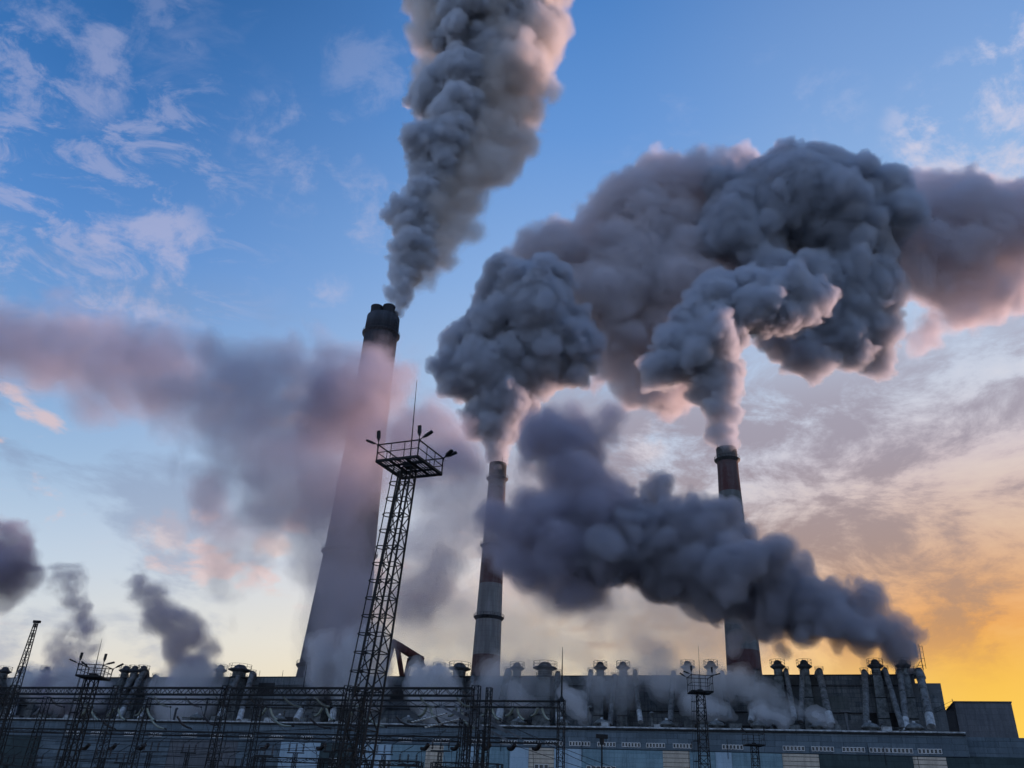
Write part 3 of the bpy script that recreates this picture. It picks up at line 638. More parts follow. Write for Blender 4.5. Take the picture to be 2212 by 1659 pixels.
    S1 = [(-5,30),(107,138),(172,202),(333,368),(400,434),(467,492),(612,654),(678,716),(754-5,789),(1040-133,941),(984+2,1021-3),(870-60,850)]
    words1 = ['first','second','third','fourth','fifth','sixth','seventh','eighth','ninth','tenth','eleventh','twelfth']
    S1 = [(0,28),(107,138),(168,200),(333,368),(400,434),(466,498),(539-0,575),(715-104,654),(680,716),(748,782),(906,941),(985,1020)]
    for i, (a, b) in enumerate(S1):
        mat = 'disc' if a > 600 or i in (2, 3) else 'discdark'
        tips.append(st(a, 1504, b, 1527, Y1, Y1+1.6, '%s drooping insulator string from the left under the upper front beam' % words1[i], mat, .13))
    # second tier: strings from the rear gantry
    S2 = [(215,248),(325,357),(382,412),(440,470),(590,632),(668,712),(732,786),(795,833),(862-8,897),(940,967),(1000,1030)]
    for i, (a, b) in enumerate(S2):
        st(a, 1545+((a*7) % 9), b, 1566+((a*5) % 11), Y2-2, Y2-3, '%s mid-height insulator string counted from the left, between the upper and lower beams' % words1[i], 'disc' if i % 3 == 1 else 'discdark', .13)
    # V pairs under the rear gantry beam
    V = [(192,'far left'),(250,'left of the left column'),(313,'beside the left column'),(585-6,'left'),(700,'left of the big mast'),(770,'behind the big mast'),(925,'right of the big mast'),(990,'left of the corner tower'),(1058,'first right of the corner tower'),(1112,'second right of the corner tower'),(1166,'nearest the spire')]
    for i, (px, w) in enumerate(V):
        st(px-3, 1528, px-20, 1546, Y2, Y2+1.5, 'left limb of the V insulator pair, %s' % w, 'disc', .15)
        st(px+4, 1528, px+22, 1556, Y2, Y2-1.5, 'right limb of the V insulator pair, %s' % w, 'disc', .13)
        a = lx(px+1, 1607, Y2); b = lx(px-15, 1616, Y2+1)
        insulator(L(a[0], Y2, a[1]), L(b[0], Y2+1, b[1]), 'short fat insulator under the lower rear beam, %s' % w, 'discdark', .22)
        wire(sag(L(b[0], Y2+1, b[1]), L(b[0]+rnd.uniform(-.5, .8), Y2+1, 6), 0, 3), .03, 'thin dropper cable below the lower rear beam, %s' % w, 'dropper cables')
    # conductors
    k = 0
    for i in range(len(tips)-1):
        a = Vector(tips[i]); b = Vector(tips[i])+Vector(L(rnd.uniform(3, 7), 0, 0))-Vector(L(0, 0, 0))
        wire(sag(a, Vector(L(*[0, 0, 0]))*0+Vector((b.x, b.y, rnd.uniform(3, 7))), rnd.uniform(.2, .9)), .028, 'slack jumper from the %s front string' % words1[i], 'slack jumpers')
    for i in range(22):
        y = Y1+rnd.uniform(-10, 8); z = rnd.uniform(4, 12.5); xa, xb = lx(-150, 1600, y)[0], lx(rnd.uniform(560, 1060), 1600, y)[0]
        wire(sag(L(xa, y, z+rnd.uniform(-.6, .6)), L(xb, y, z+rnd.uniform(-1, 1.5)), rnd.uniform(.4, 1.6), 20), .035, 'long slack conductor crossing the left half of the substation')
    for (a, b) in (((0,1648),(1000,1592)),((0,1640),(1000,1580)),((905,1530),(1260,1659)),((1020,1530),(1330,1659)),((1060,1540),(1290,1659)),((560,1530),(700,1640))):
        p = lx(*a, Y1); q = lx(*b, Y1-6); wire(sag(L(p[0], Y1, p[1]), L(q[0], Y1-6, q[1]), .25, 10), .03, 'taut cable slanting across the substation from one gantry toward the ground')
    # raked disconnector arms with pale ribbed insulators, right of the big mast
    for j, (px, py) in enumerate(((1010, 1566), (1040, 1578))):
        x, z = lx(px, py, Y1+6); y = Y1+6
        t = thing('disconnector', ('left' if j == 0 else 'right')+' raised-arm disconnector switch on a lattice post right of the big light mast', 'disconnector', L(x, y, 0), 'disconnectors with raked arms')
        m = MB(); lattice(m, L(x, y, 0), L(x, y, z), .9, .7, .9, .12, .06); m.build('post', MT['steel'], t)
        m = MB(); m.beam(L(x-4.2, y, z+2.4), L(x+3.6, y, z-1.1), .26).beam(L(x-2.6, y+1.4, z+2.6), L(x+5, y+1.4, z-.7), .22).beam(L(x-2, y, z+1.4), L(x-1, y+1.4, z+1.9), .12); m.build('arm', MT['grey'], t)
        m = MB()
        for i in range(12):
            s = i/11; m.lathe(L(x-3.4-4.4*s, y, z+1.3-1.0*s), [(.06, -.14), (.24, -.04), (.24, .03), (.06, .1)], 10)
        m.build('insulator', MT['cream'], t)
        MB().tube([L(x-3.0, y, z+1.4), L(x-8.2, y, z+.25)], .07, 6).build('rod', MT['steel'], t)
    # clutter of switch posts low in the yard
    for i in range(16):
        px = 20+i*62+rnd.uniform(-14, 14); y = rnd.uniform(-176, -150); x = lx(px, 1640, y)[0]; z = lx(px, rnd.uniform(1600, 1640), y)[1]
        t = thing('switch_post', 'low switchgear post with three ribbed insulators, number %d' % 0 if False else 'low switchgear post with three ribbed insulators in the yard', 'switch post', L(x, y, 0), 'switchgear posts in the yard')
        m = MB(); lattice(m, L(x, y, 0), L(x, y, z-1.2), .45, .4, .6, .07, .035); m.beam(L(x-1.3, y, z-1.15), L(x+1.3, y, z-1.15), .14); m.build('post', MT['steel'], t)
        for s in (-1.1, 0, 1.1):
            m = MB()
            for q in range(6): m.lathe(L(x+s, y, z-1.0+q*.17), [(.05, 0), (.15, .05), (.14, .09), (.05, .14)], 8)
            m.build('insulator', MT['discdark'], t)
        m = MB().beam(L(x-1.1, y, z+.1), L(x+.6, y, z+.9+rnd.uniform(0, .6)), .06).beam(L(x+1.1, y, z+.05), L(x+2.2, y, z+.7), .06); m.build('blade', MT['steel'], t)
# ------------------------------------------------------------------ floodlight masts
def lamp(root, p, d, s=1.0, tilt=.5):
    """a shoebox floodlight on a short arm from p in direction d"""
    p = Vector(p); d = Vector(d).normalized(); 
    arm = MB().beam(p, p+d*.45*s, .06*s).beam(p-Vector((0, 0, .35*s)), p+d*.1*s, .09*s); a = arm.build('lamp_arm', MT['steel'], root)
    q = p+d*.42*s
    MB().beam(q, q+d*.22*s, .16*s, .14*s).beam(q+d*.2*s, q+d*.95*s, .30*s, .17*s).build('floodlight', MT['steel'], root)
def mast(base, top, w0, w1, corners, rail, rod_top, label, lamps, cage=True, step=.95, leg=.09, br=.045, ls=.66):
    """corners: four points of the platform floor in order"""
    base, top = Vector(base), Vector(top); t = thing('light_mast', label, 'light mast', tuple(base))
    m = MB(); ax = (Vector(corners[1])-Vector(corners[0])).normalized(); ay = Vector((0, 0, 1)).cross(ax)
    lattice(m, base, top, w0, w1, step, leg, br, ax, ay); m.build('lattice', MT['steel'], t)
    cs = [Vector(c) for c in corners]; pf = MB()
    for i in range(4): pf.beam(cs[i], cs[(i+1) % 4], .13)
    cen = sum(cs, Vector())/4
    n = 15
    for i in range(1, n):
        a = cs[0].lerp(cs[1], i/n); b = cs[3].lerp(cs[2], i/n)
        if .38 < i/n < .62: pf.beam(a, a.lerp(b, .3), .05); pf.beam(a.lerp(b, .7), b, .05)
        else: pf.beam(a, b, .05)
    for s in (.3, .7): pf.beam(cs[0].lerp(cs[3], s), cs[1].lerp(cs[2], s), .1); pf.beam(cs[0].lerp(cs[1], s), cs[3].lerp(cs[2], s), .1)
    pf.beam(cen-Vector((0, 0, .02)), cen+Vector((0, 0, .3)), .55)
    pf.build('platform', MT['steel'], t)
    rl = MB()
    for i in range(4):
        a, b = cs[i], cs[(i+1) % 4]; up = Vector((0, 0, rail)); rl.beam(a+up, b+up, .06); rl.beam(a+up*.52, b+up*.52, .04)
        for s in (0, .33, .66): q = a.lerp(b, s); rl.beam(q, q+up, .06 if s == 0 else .035)
    rl.build('railing', MT['steel'], t)
    MB().tube([cen, cen.lerp(Vector(rod_top), .4), Vector(rod_top)], [.05, .035, .012], 6).build('lightning_rod', MT['steel'], t)
    for ci, d in lamps: lamp(t, cs[ci]+Vector((0, 0, rail)), d, ls)
    if cage:
        c = MB(); H = (top-base).length; k = int(H/.93); side = -ax
        def off(s): return base.lerp(top, s)+side*((w0+(w1-w0)*s)/2+.32)+ay*-.15
        for i in range(1, k):
            s = i/k; q = off(s); r = .36
            pts = [q+ax*(r*math.cos(u))+ay*(r*math.sin(u)) for u in [2*math.pi*j/12 for j in range(13)]]
            for a, b in zip(pts[:-1], pts[1:]): c.beam(a, b, .035, .05)
            for j in range(3):
                u = (i+j/3)/k
                if u < 1: c.beam(off(u)+ax*.18+ay*.18, off(u)+ax*.18-ay*.22, .025)
        for da, db in ((-.36, 0), (-.12, -.34), (-.12, .34), (.18, .2), (.18, -.22)): c.beam(off(.06)+ax*da+ay*db, off(1)+ax*da+ay*db, .035)
        c.build('ladder_cage', MT['steel'], t)
    return t
def build_masts():
    zp = at(870, 1010, 45)[2]
    co = [zplane(812.8, 996, zp), zplane(900, 986, zp), zplane(929, 1028.5, zp), zplane(832, 1015, zp)]
    # square it up from the measured near edge
    A = Vector(co[0].tolist()); B = Vector(co[1].tolist()); ax = (B-A).normalized(); ay = Vector((0, 0, 1)).cross(ax); w = (B-A).length*1.02; dpt = w*1.05
    cs = [A, A+ax*w, A+ax*(w+.18)+ay*dpt, A+ax*.18+ay*dpt]
    top = (cs[0]+cs[1]+cs[2]+cs[3])/4-Vector((0, 0, .05)); Yt = top.y
    base = Vector(at(783, 1570, Yt).tolist()); d = (base-top); base = top+d*(top.z/(top.z-base.z))
    rod = Vector(at(900.5, 821, Yt).tolist())
    up = Vector((0, 0, 1))
    mast(base, top, 1.35, .62, cs, 1.02, rod, 'big lattice light mast with caged ladder and a square railed platform, nearest of the masts',
         [(0, -ax+up*.45), (0, -ax*.12+up), (1, -ax*.08+up), (1, ax+up*.55), (2, ax+up*.35), (2, ax*.9+up*.3-ay*.5), (3, -ax+up*.5)])
    def small(px, pyf, pyr, pxw, Y, label, rodp, lamps, s=1.0, cage=True, wb=1.3):
        """far mast: platform floor centre at (px, pyf)"""
        P = Vector(at(px, pyf, Y).tolist()); w = pxw*np.linalg.norm(np.array(P)-EYE)/FPX; ax = Vector((1, 0, 0)); ay = Vector((0, 1, 0))
        cs = [P-ax*w/2-ay*w/2, P+ax*w/2-ay*w/2, P+ax*w/2+ay*w/2, P-ax*w/2+ay*w/2]
        h = (pyf-pyr)*np.linalg.norm(np.array(P)-EYE)/FPX
        mast(Vector((P.x, P.y, 0)), P, wb, .75, cs, h, Vector(at(*rodp, Y).tolist()), label, lamps, cage, .8, .09, .05)
    X = Vector((1, 0, 0)); Yv = Vector((0, 1, 0))
    LS = [(0, -X+up*.35), (0, up), (1, up), (1, X+up*.3), (2, X+up*.6), (3, -X+up*.6)]
    small(1513, 1496, 1466, 41, 95, 'small light mast with railed platform before the hall, left of the right chimney', (1508.5, 1394.6), LS)
    small(1629, 1610, 1590, 33, 120, 'low light mast with railed platform against the blue hall wall', (1625, 1560), [(0, -X+up*.4), (0, -X*.7+up*.5), (1, up)], cage=False)
    small(201, 1464, 1444, 44, 74, 'left light mast whose lamps show above the far roof line', (220.5, 1378), LS, wb=.8)
    # lamp head cluster in the middle
    P = Vector(at(1300, 1594, 130).tolist()); t = thing('lamp_post', 'dark lamp post with a boxy double head before the hall windows', 'lamp post', (P.x, P.y, 0))
    MB().beam((P.x, P.y, 0), P, .2).build('post', MT['steel'], t); MB().beam(P+Vector((-.85, 0, .2)), P+Vector((.85, 0, .2)), .5, .55).beam(P+Vector((0, 0, -.9)), P, .5).build('head', MT['steel'], t)
    # lattice jib at far left
    b = at(44, 1463, 110); tp = Vector(at(79, 1343, 110).tolist()); m = MB(); bb = Vector((tp.x, tp.y, 0))
    lattice(m, bb, tp, 1.5, .3, 1.1, .09, .045)
    m.beam(tp-Vector((.4, 0, 0)), tp+Vector((.5, 0, 0)), .3)
    tag(m.build('lattice_tower', MT['steel']), 'tapering open lattice tower leaning at the far left edge', 'lattice tower')
def build_all():
    build_mats(); build_ground(); build_halls(); build_flues(); build_vent_pipes(); build_chimneys(); build_conveyor(); build_substation(); build_masts()
# ------------------------------------------------------------------ smoke: closed billowing hulls filled with an even scattering medium
def blob_sdf(s, vox, pad):
    s = np.asarray(s, float); r = s[:, 3]
    lo = (s[:, :3]-r[:, None]).min(0)-pad; hi = (s[:, :3]+r[:, None]).max(0)+pad
    n = np.ceil((hi-lo)/vox).astype(int)+1
    F = np.full(n, pad, np.float32)
    for x, y, z, rr in s:
        c = np.array([x, y, z]); b = rr+pad
        i0 = np.maximum(np.floor((c-b-lo)/vox).astype(int), 0)
        i1 = np.minimum(np.ceil((c+b-lo)/vox).astype(int)+1, n)
        ax = [(np.arange(i0[k], i1[k])*vox+lo[k]-c[k])**2 for k in range(3)]
        d = np.sqrt(ax[0][:, None, None]+ax[1][None, :, None]+ax[2][None, None, :])-rr
        v = F[i0[0]:i1[0], i0[1]:i1[1], i0[2]:i1[2]]
        np.minimum(v, d, out=v)
    return F, lo
def vnoise(shape, cell, rng):
    """smooth random field, -1..1, cell in voxels"""
    n = [int(s/cell)+4 for s in shape]
    a = rng.random(n).astype(np.float32)*2-1
    for k in range(3):
        t = np.arange(shape[k])/cell+0.37; i = t.astype(int); f = t-i; f = f*f*(3-2*f)
        sh = [1, 1, 1]; sh[k] = -1; f = f.reshape(sh).astype(np.float32)
        a = np.take(a, i, axis=k)*(1-f)+np.take(a, i+1, axis=k)*f
    return a
def warp(A, amount, cell, rng):
    """drag the field about by a smooth random offset (voxels)"""
    ix = []
    for k in range(3):
        sh = [1, 1, 1]; sh[k] = -1
        q = np.arange(A.shape[k], dtype=np.float32).reshape(sh)+amount*vnoise(A.shape, cell, rng)
        ix.append(np.clip(np.rint(q), 0, A.shape[k]-1).astype(np.int32))
    return A[ix[0], ix[1], ix[2]]
def budding(sph, levels, rng):
    out = list(sph); cur = list(sph)
    for n, f, rmin in levels:
        nx = []
        for x, y, z, r in cur:
            if r*f < rmin: continue
            for _ in range(n):
                d = rng.normal(size=3); d /= np.linalg.norm(d)
                rr = r*f*(0.45+1.15*rng.random()**1.6)
                nx.append((x+d[0]*r*.93, y+d[1]*r*.93, z+d[2]*r*.93, rr))
        out += nx; cur = nx
    return out
def iso_mesh(name, F, lo, vox, iso):
    gr = openvdb.FloatGrid(); gr.background = 1e3
    gr.copyFromArray(np.ascontiguousarray(F, dtype=np.float32))
    pts, quads = gr.convertToQuads(isovalue=float(iso))
    me = bpy.data.meshes.new(name)
    me.vertices.add(len(pts)); me.vertices.foreach_set('co', (pts*vox+lo).astype(np.float32).ravel())
    me.loops.add(quads.size); me.loops.foreach_set('vertex_index', quads.astype(np.int32).ravel())
    me.polygons.add(len(quads)); me.polygons.foreach_set('loop_start', np.arange(0, quads.size, 4, dtype=np.int32))
    me.polygons.foreach_set('use_smooth', np.ones(len(quads), bool))
    me.update(calc_edges=True); me.validate()
    return me
_smoke_mats = {}
def smoke_mat(density, col, aniso, shell):
    key = (round(density, 5), col, aniso, shell)
    if key in _smoke_mats: return _smoke_mats[key]
    m = bpy.data.materials.new('smoke'); m.use_nodes = True; k = NT(m.node_tree); k.n.clear()
    out = k.new('ShaderNodeOutputMaterial')
    c = lin(col)
    k.set(out.inputs[1], k.new('ShaderNodeAddShader', i0=k.new('ShaderNodeVolumeScatter', Color=c, Density=density, Anisotropy=aniso),
                               i1=k.new('ShaderNodeVolumeAbsorption', Color=c, Density=density)))
    if shell:      # thin outer skin of the thick clouds: lets everything through
        k.set(out.inputs[0], k.new('ShaderNodeBsdfTransparent', Color=k.new('ShaderNodeRGB')))
        [n for n in k.n if n.type == 'RGB'][0].outputs[0].default_value = (1, 1, 1, 1)
    _smoke_mats[key] = m; return m
def px_blobs(lst):
    out = []
    for px, py, r, Y in lst:
        p = at(px, py, Y); out.append((p[0], p[1], p[2], r*np.linalg.norm(p-EYE)/FPX*0.96))
    return out
def trail(pts, rng, step=0.4, jit=0.3, shrink=0.75, n=2):
    """blobs strewn along a line of (px, py, r, Y)"""
    out = []
    for a, b in zip(pts[:-1], pts[1:]):
        a = np.array(a, float); b = np.array(b, float)
        k = max(1, int(np.hypot(*(b-a)[:2])/(step*(a[2]+b[2])/2)))
        for i in range(k):
            c = a+(b-a)*i/k
            for _ in range(n):
                j = rng.normal(size=3)*jit*c[2]
                out.append((c[0]+j[0], c[1]+j[1], c[2]*shrink*(0.75+0.35*rng.random()), c[3]+j[2]*0.2))
    return out
def smoke(name, label, cat, blobs, vox, seed, bud=(), billow=(), fbm=(), wrp=None, shells=((0, .2),), col='#e6e6ea', aniso=0.3,
          shell=0.06, group=None, kind=None, flat=None, keep=40):
    rng = np.random.default_rng(seed)
    S = budding(px_blobs(blobs), bud, rng)
    amp = sum(a for _, a in billow)+sum(a for _, a in fbm)
    F, lo = blob_sdf(S, vox, 2.5*vox+amp)
    N = np.zeros(F.shape, np.float32)
    for cell, a in billow: N += 0.35*a-a*np.abs(vnoise(F.shape, cell/vox, rng))*1.3
    for cell, a in fbm: N += a*vnoise(F.shape, cell/vox, rng)
    if wrp: N = warp(N, wrp[0]/vox, wrp[1]/vox, rng)
    F = F+N
    F[0] = F[-1] = 50; F[:, 0] = F[:, -1] = 50; F[:, :, 0] = F[:, :, -1] = 50
    root = None
    for i, (iso, den) in enumerate(shells):
        me = iso_mesh(name if i == 0 else 'inner_smoke', F, lo, vox, -iso)
        if len(me.polygons) == 0: continue
        me.materials.append(smoke_mat(den, col, aniso, shell if i == 0 else 0))
        o = bpy.data.objects.new(me.name, me); C.objects.link(o)
        if root is None:
            root = o; o['label'] = label; o['category'] = cat
            if group: o['group'] = group
            if kind: o['kind'] = kind
        else: o.parent = root
    return root
def R_(s): return np.random.default_rng(s)
def build_smoke():
    T0 = time.time()
    G = 'smoke plumes rising from the chimneys'
    # --- plume of the wide chimney
    r = R_(11); Y = 394
    core = trail([(858,664,19,Y),(862,640,24,Y),(864,612,30,Y),(876,570,38,Y),(892,510,44,Y),(900,450,52,Y)], r, .4, .28, .75, 3)
    smoke('smoke_plume', 'tall slate grey smoke column rising out of the frame from the widest chimney', 'smoke plume',
          core+trail([(905,430,54,Y),(918,380,60,Y),(950,310,70,Y),(975,230,80,Y),(1010,150,92,Y),(1035,70,104,Y),(1050,-30,112,Y),(1060,-120,110,Y)], r, .45, .32, .78, 2), .65, 1,
          bud=((11,.38,1.5),(7,.38,.9)), billow=((12,2.2),(6,1.4),(3,.9),(1.8,.4)), fbm=((5,.5),), wrp=(4,10), shells=((-.9,.02),(-.1,.18),(1.5,.2)), col='#e8ecf4', aniso=.25, group=G)
    r = R_(12); Y = 400
    side = trail([(882,640,14,Y),(915,590,28,Y),(948,530,40,Y),(978,460,50,Y),(1005,390,56,Y),(1035,320,66,Y),(1065,265,76,Y),(1082,180,88,Y),(1095,90,100,Y),(1100,0,104,Y),(1105,-110,100,Y)], r, .38, .3, .78, 3)
    side += trail([(940,200,40,Y),(930,120,38,Y),(935,40,46,Y),(930,-40,44,Y)], r, .5, .3, .8, 2)
    smoke('smoke_veil', 'soft pink-lit smoke along the right flank of the tallest smoke column', 'smoke', side, 1.0, 2,
          bud=((8,.4,2),(5,.4,1.6)), billow=((10,2.4),(5,1.5),(2.6,.8)), fbm=((20,3.5),(9,1.8),(4,.8)), wrp=(6,12), shells=((-2,.015),(-.5,.045),(1.2,.06),(4,.05)), col='#f3f0f0', aniso=.2, kind='stuff', shell=0)
    # --- plume of the middle chimney
    r = R_(21); Y = 424
    core = trail([(1076,1002,17,Y),(1074,965,27,Y),(1072,925,48,Y),(1072,880,66,Y),(1070,840,84,Y),(1068,795,96,Y)], r, .35, .25, .8, 3)
    core += trail([(1060,790,84,Y),(1025,750,62,Y),(1090,740,95,Y),(1140,720,105,Y),(1150,660,92,Y),(1170,640,80,Y)], r, .3, .3, .78, 3)
    core += trail([(1140,790,65,Y),(1200,800,60,Y),(1250,775,48,Y),(1240,720,64,Y)], r, .35, .25, .8, 3)
    smoke('smoke_plume', 'blue-grey cauliflower smoke bulging from the middle chimney with a drooping right lobe', 'smoke plume', core, .7, 3,
          bud=((11,.38,1.5),(7,.38,.9)), billow=((13,2.6),(6.5,1.6),(3.2,.9),(1.8,.4)), fbm=((5,.5),), wrp=(4,10), shells=((-.9,.02),(-.1,.18),(1.5,.2)), col='#e6eaf3', aniso=.25, group=G)
    # smoke behind between the two
    r = R_(22); Y = 462
    back = trail([(1200,590,85,Y),(1290,590,95,Y),(1370,600,115,Y),(1450,620,120,Y),(1540,600,110,Y)], r, .33, .3, .82, 3)
    back += trail([(1340,500,90,Y),(1430,450,95,Y),(1490,420,78,Y),(1560,450,95,Y),(1570,540,90,Y)], r, .33, .3, .82, 3)
    back += trail([(1300,700,75,Y),(1340,750,80,Y),(1360,800,62,Y),(1350,850,30,Y),(1430,790,80,Y),(1470,700,100,Y),(1420,850,24,Y)], r, .35, .25, .82, 3)
    back += trail([(1280,430,18,Y),(1300,470,26,Y),(1260,470,22,Y)], r, .5, .4, .8, 2)
    smoke('smoke_cloud', 'broad mauve smoke bank spread behind and between the middle and right plumes', 'smoke cloud', back, .95, 4,
          bud=((8,.4,2.5),(5,.4,2)), billow=((14,3),(7,1.8),(3.5,.9)), fbm=((28,5),(12,2.6),(5,1.6),(2.5,.8)), wrp=(8,14), shells=((-1.8,.012),(-.4,.04),(1,.045),(3,.035)), col='#efedf3', aniso=.25, shell=.04)
    # --- plume of the right chimney
    r = R_(31); Y = 388
    core = trail([(1567,968,20,Y),(1560,930,30,Y),(1550,870,42,Y),(1540,800,50,Y),(1540,740,60,Y),(1550,690,66,Y)], r, .35, .22, .82, 3)
    core += trail([(1520,720,72,Y),(1470,740,54,Y),(1440,790,46,Y),(1410,825,28,Y)], r, .35, .25, .8, 3)
    core += trail([(1530,660,64,Y),(1590,650,74,Y),(1650,650,74,Y),(1700,660,64,Y),(1735,670,38,Y)], r, .3, .25, .78, 3)
    smoke('smoke_plume', 'blue-grey smoke billowing straight up from the right chimney and curling over to the right', 'smoke plume', core, .65, 5,
          bud=((11,.38,1.5),(7,.38,.9)), billow=((12,2.4),(6,1.5),(3,.9),(1.8,.4)), fbm=((5,.5),), wrp=(4,10), shells=((-.9,.02),(-.1,.18),(1.5,.2)), col='#e6eaf3', aniso=.25, group=G)
    r = R_(32); Y = 440
    dark = trail([(1590,540,70,Y),(1660,480,105,Y),(1740,470,115,Y),(1820,490,115,Y),(1890,510,84,Y)], r, .3, .28, .8, 3)
    dark += trail([(1700,600,110,Y),(1790,620,100,Y),(1860,640,84,Y),(1900,600,62,Y)], r, .3, .28, .8, 3)
    dark += trail([(1670,740,50,Y),(1750,730,70,Y),(1840,720,60,Y),(1850,770,26,Y)], r, .35, .28, .8, 3)
    smoke('smoke_cloud', 'darkest slate smoke mass towering behind the right plume', 'smoke cloud', dark, .95, 6,
          bud=((8,.36,2),(6,.38,1.5)), billow=((15,3),(7.5,2),(3.8,1.1)), fbm=((24,3),(6,.9)), wrp=(5,12), shells=((-.6,.05),(.3,.12),(2,.10)), col='#dfe4ee', aniso=.25, shell=.04)
    r = R_(33); Y = 462
    far = trail([(1930,480,50,Y),(1990,480,58,Y),(2060,450,80,Y),(2100,520,100,Y),(2180,490,68,Y),(2270,490,80,Y)], r, .35, .3, .82, 3)
    far += trail([(1950,590,56,Y),(2080,610,66,Y),(2060,680,30,Y),(2180,580,66,Y),(2010,700,34,Y),(1990,750,26,Y),(1975,790,16,Y)], r, .4, .33, .75, 3)
    smoke('smoke_cloud', 'ragged mauve smoke cloud drifting off the right edge of the picture', 'smoke cloud', far, 1.2, 7,
          bud=((8,.42,2.5),(4,.42,2)), billow=((12,3),(6,2),(3,1)), fbm=((26,7),(12,3.5),(6,2),(3,1)), wrp=(9,14), shells=((-2,.012),(-.5,.03),(1,.035),(3,.028)), col='#edeaf1', aniso=.25, shell=.04)
    print('smoke high', time.time()-T0)
    # --- the low plume from the boiler house
    r = R_(41)
    low = trail([(1950,1438,20,261),(1953,1414,33,262),(1915,1380,45,263),(1850,1342,56,264),(1760,1310,66,266),(1670,1288,70,268),(1590,1252,78,271),(1500,1215,88,274),(1420,1175,92,278),(1330,1170,80,282),(1250,1150,60,284)], r, .3, .3, .78, 3)+trail([(1905,1320,16,263),(1930,1350,18,263),(1870,1290,20,264),(1800,1260,22,265),(1690,1400,18,268),(1800,1395,18,265),(1600,1370,20,270),(1880,1415,16,263)], r, 9, .2, .9, 2)
    low += trail([(1770,1255,32,266),(1745,1225,26,266),(1715,1215,20,266),(1850,1290,30,264)], r, .4, .2, .8, 2)+trail([(1645,1215,32,268),(1660,1190,20,268)], r, .4, .2, .8, 2)
    low += trail([(1420,1090,45,278),(1560,1120,50,275)], r, .35, .25, .8, 3)
    smoke('smoke_plume', 'low charcoal smoke trail streaming left from the last boiler house flue across the right chimney', 'smoke plume', low, .7, 8,
          bud=((8,.36,1.2),(6,.38,.8)), billow=((9,2),(4.5,1.3),(2.4,.7)), fbm=((18,3.6),(8,1.6),(4,.8)), wrp=(6,9), shells=((-.4,.08),(.5,.18),(2,.14)), col='#d0cfd8', aniso=.2)
    r = R_(42)
    mid = trail([(1240,985,88,290),(1250,950,60,290),(1200,1000,60,291),(1230,1060,90,290),(1190,1130,90,292),(1130,1180,80,294),(1090,1100,60,295)], r, .35, .28, .8, 3)
    mid += trail([(1300,1120,60,286),(1340,1180,70,284),(1380,1130,50,282)], r, .35, .28, .8, 3)
    mid += trail([(1240,1180,80,288),(1290,1260,60,286),(1120,1230,50,294)], r, .4, .3, .8, 2)
    smoke('smoke_cloud', 'violet-grey smoke dome standing in front of the middle chimney', 'smoke cloud', mid, 1.0, 9,
          bud=((8,.4,1.6),(5,.4,1.2)), billow=((10,2.4),(5,1.5),(2.6,.8)), fbm=((24,5),(11,2.4),(5,1)), wrp=(7,12), shells=((-1.6,.025),(-.3,.06),(1,.08),(3,.06)), col='#d6d3e0', aniso=.25, shell=.04)
    # --- broad soft cloud across the wide chimney
    r = R_(51)
    soft = trail([(875,822,24,330),(850,832,40,330),(815,850,52,330),(760,840,66,332),(880,790,14,330),(690,840,72,334),(620,855,84,336),(540,860,84,338),(430,830,78,342),(320,800,70,346),(200,770,64,350),(90,740,62,354),(-60,725,68,358)], r, .28, .25, .88, 4)
    soft += trail([(600,950,96,334),(670,985,92,332),(560,1020,64,335),(730,1050,84,330),(450,890,60,340)], r, .3, .25, .88, 4)
    soft += trail([(800,955,50,328),(880,950,64,325),(940,950,60,322),(980,985,46,318),(930,900,34,322),(1010,1040,40,318)], r, .3, .25, .85, 3)
    smoke('smoke_cloud', 'wide soft violet smoke bank drifting across the widest chimney and off to the left', 'smoke cloud', soft, 1.25, 10,
          bud=((8,.45,3.5),), billow=((14,3.5),(7,2)), fbm=((44,8),(20,7),(10,4.5),(5,2.2)), wrp=(12,18), shells=((-4,.006),(-1.5,.010),(.8,.013),(3.5,.014),(7,.012)), col='#d9d9e6', aniso=.2, shell=.03)
    r = R_(55)
    tip = trail([(888,812,18,338),(862,822,34,338),(825,835,48,339),(780,850,60,340),(730,870,70,340),(680,890,70,340)], r, .3, .25, .85, 3)
    tip += trail([(770,925,44,338),(800,960,36,337)], r, .35, .3, .85, 3)
    smoke('smoke_cloud', 'lilac end of the smoke bank wrapped across the widest chimney below its dark head', 'smoke cloud', tip, 1.0, 15,
          bud=((8,.4,2),(4,.4,1.5)), billow=((10,2),(5,1.3)), fbm=((22,3.5),(10,2),(5,1)), wrp=(7,12), shells=((-1.8,.012),(-.3,.03),(1.5,.04)), col='#dedbe6', aniso=.2, shell=.03)
    tip = trail([(925,900,34,330),(950,940,50,329),(975,975,50,328),(990,1010,40,327),(900,960,44,330),(930,1010,50,329)], r, .3, .28, .85, 3)
    smoke('smoke_cloud', 'lilac smoke lobe between the platform of the big light mast and the middle chimney', 'smoke cloud', tip, 1.0, 16,
          bud=((8,.4,2),(4,.4,1.5)), billow=((10,2),(5,1.3)), fbm=((22,3.5),(10,2),(5,1)), wrp=(7,12), shells=((-1.8,.01),(-.3,.022),(1.5,.03)), col='#dedbe6', aniso=.2, shell=.03)
    r = R_(52)
    col_ = trail([(800,960,70,334),(780,1030,75,334),(740,1090,80,332),(770,1180,85,330),(775,1280,85,328),(760,1370,70,326),(740,1440,50,324)], r, .3, .25, .85, 3)
    col_ += trail([(960,1060,70,320),(1000,1130,70,318),(940,1180,70,320),(900,1290,60,322),(950,1250,50,321)], r, .35, .3, .85, 3)
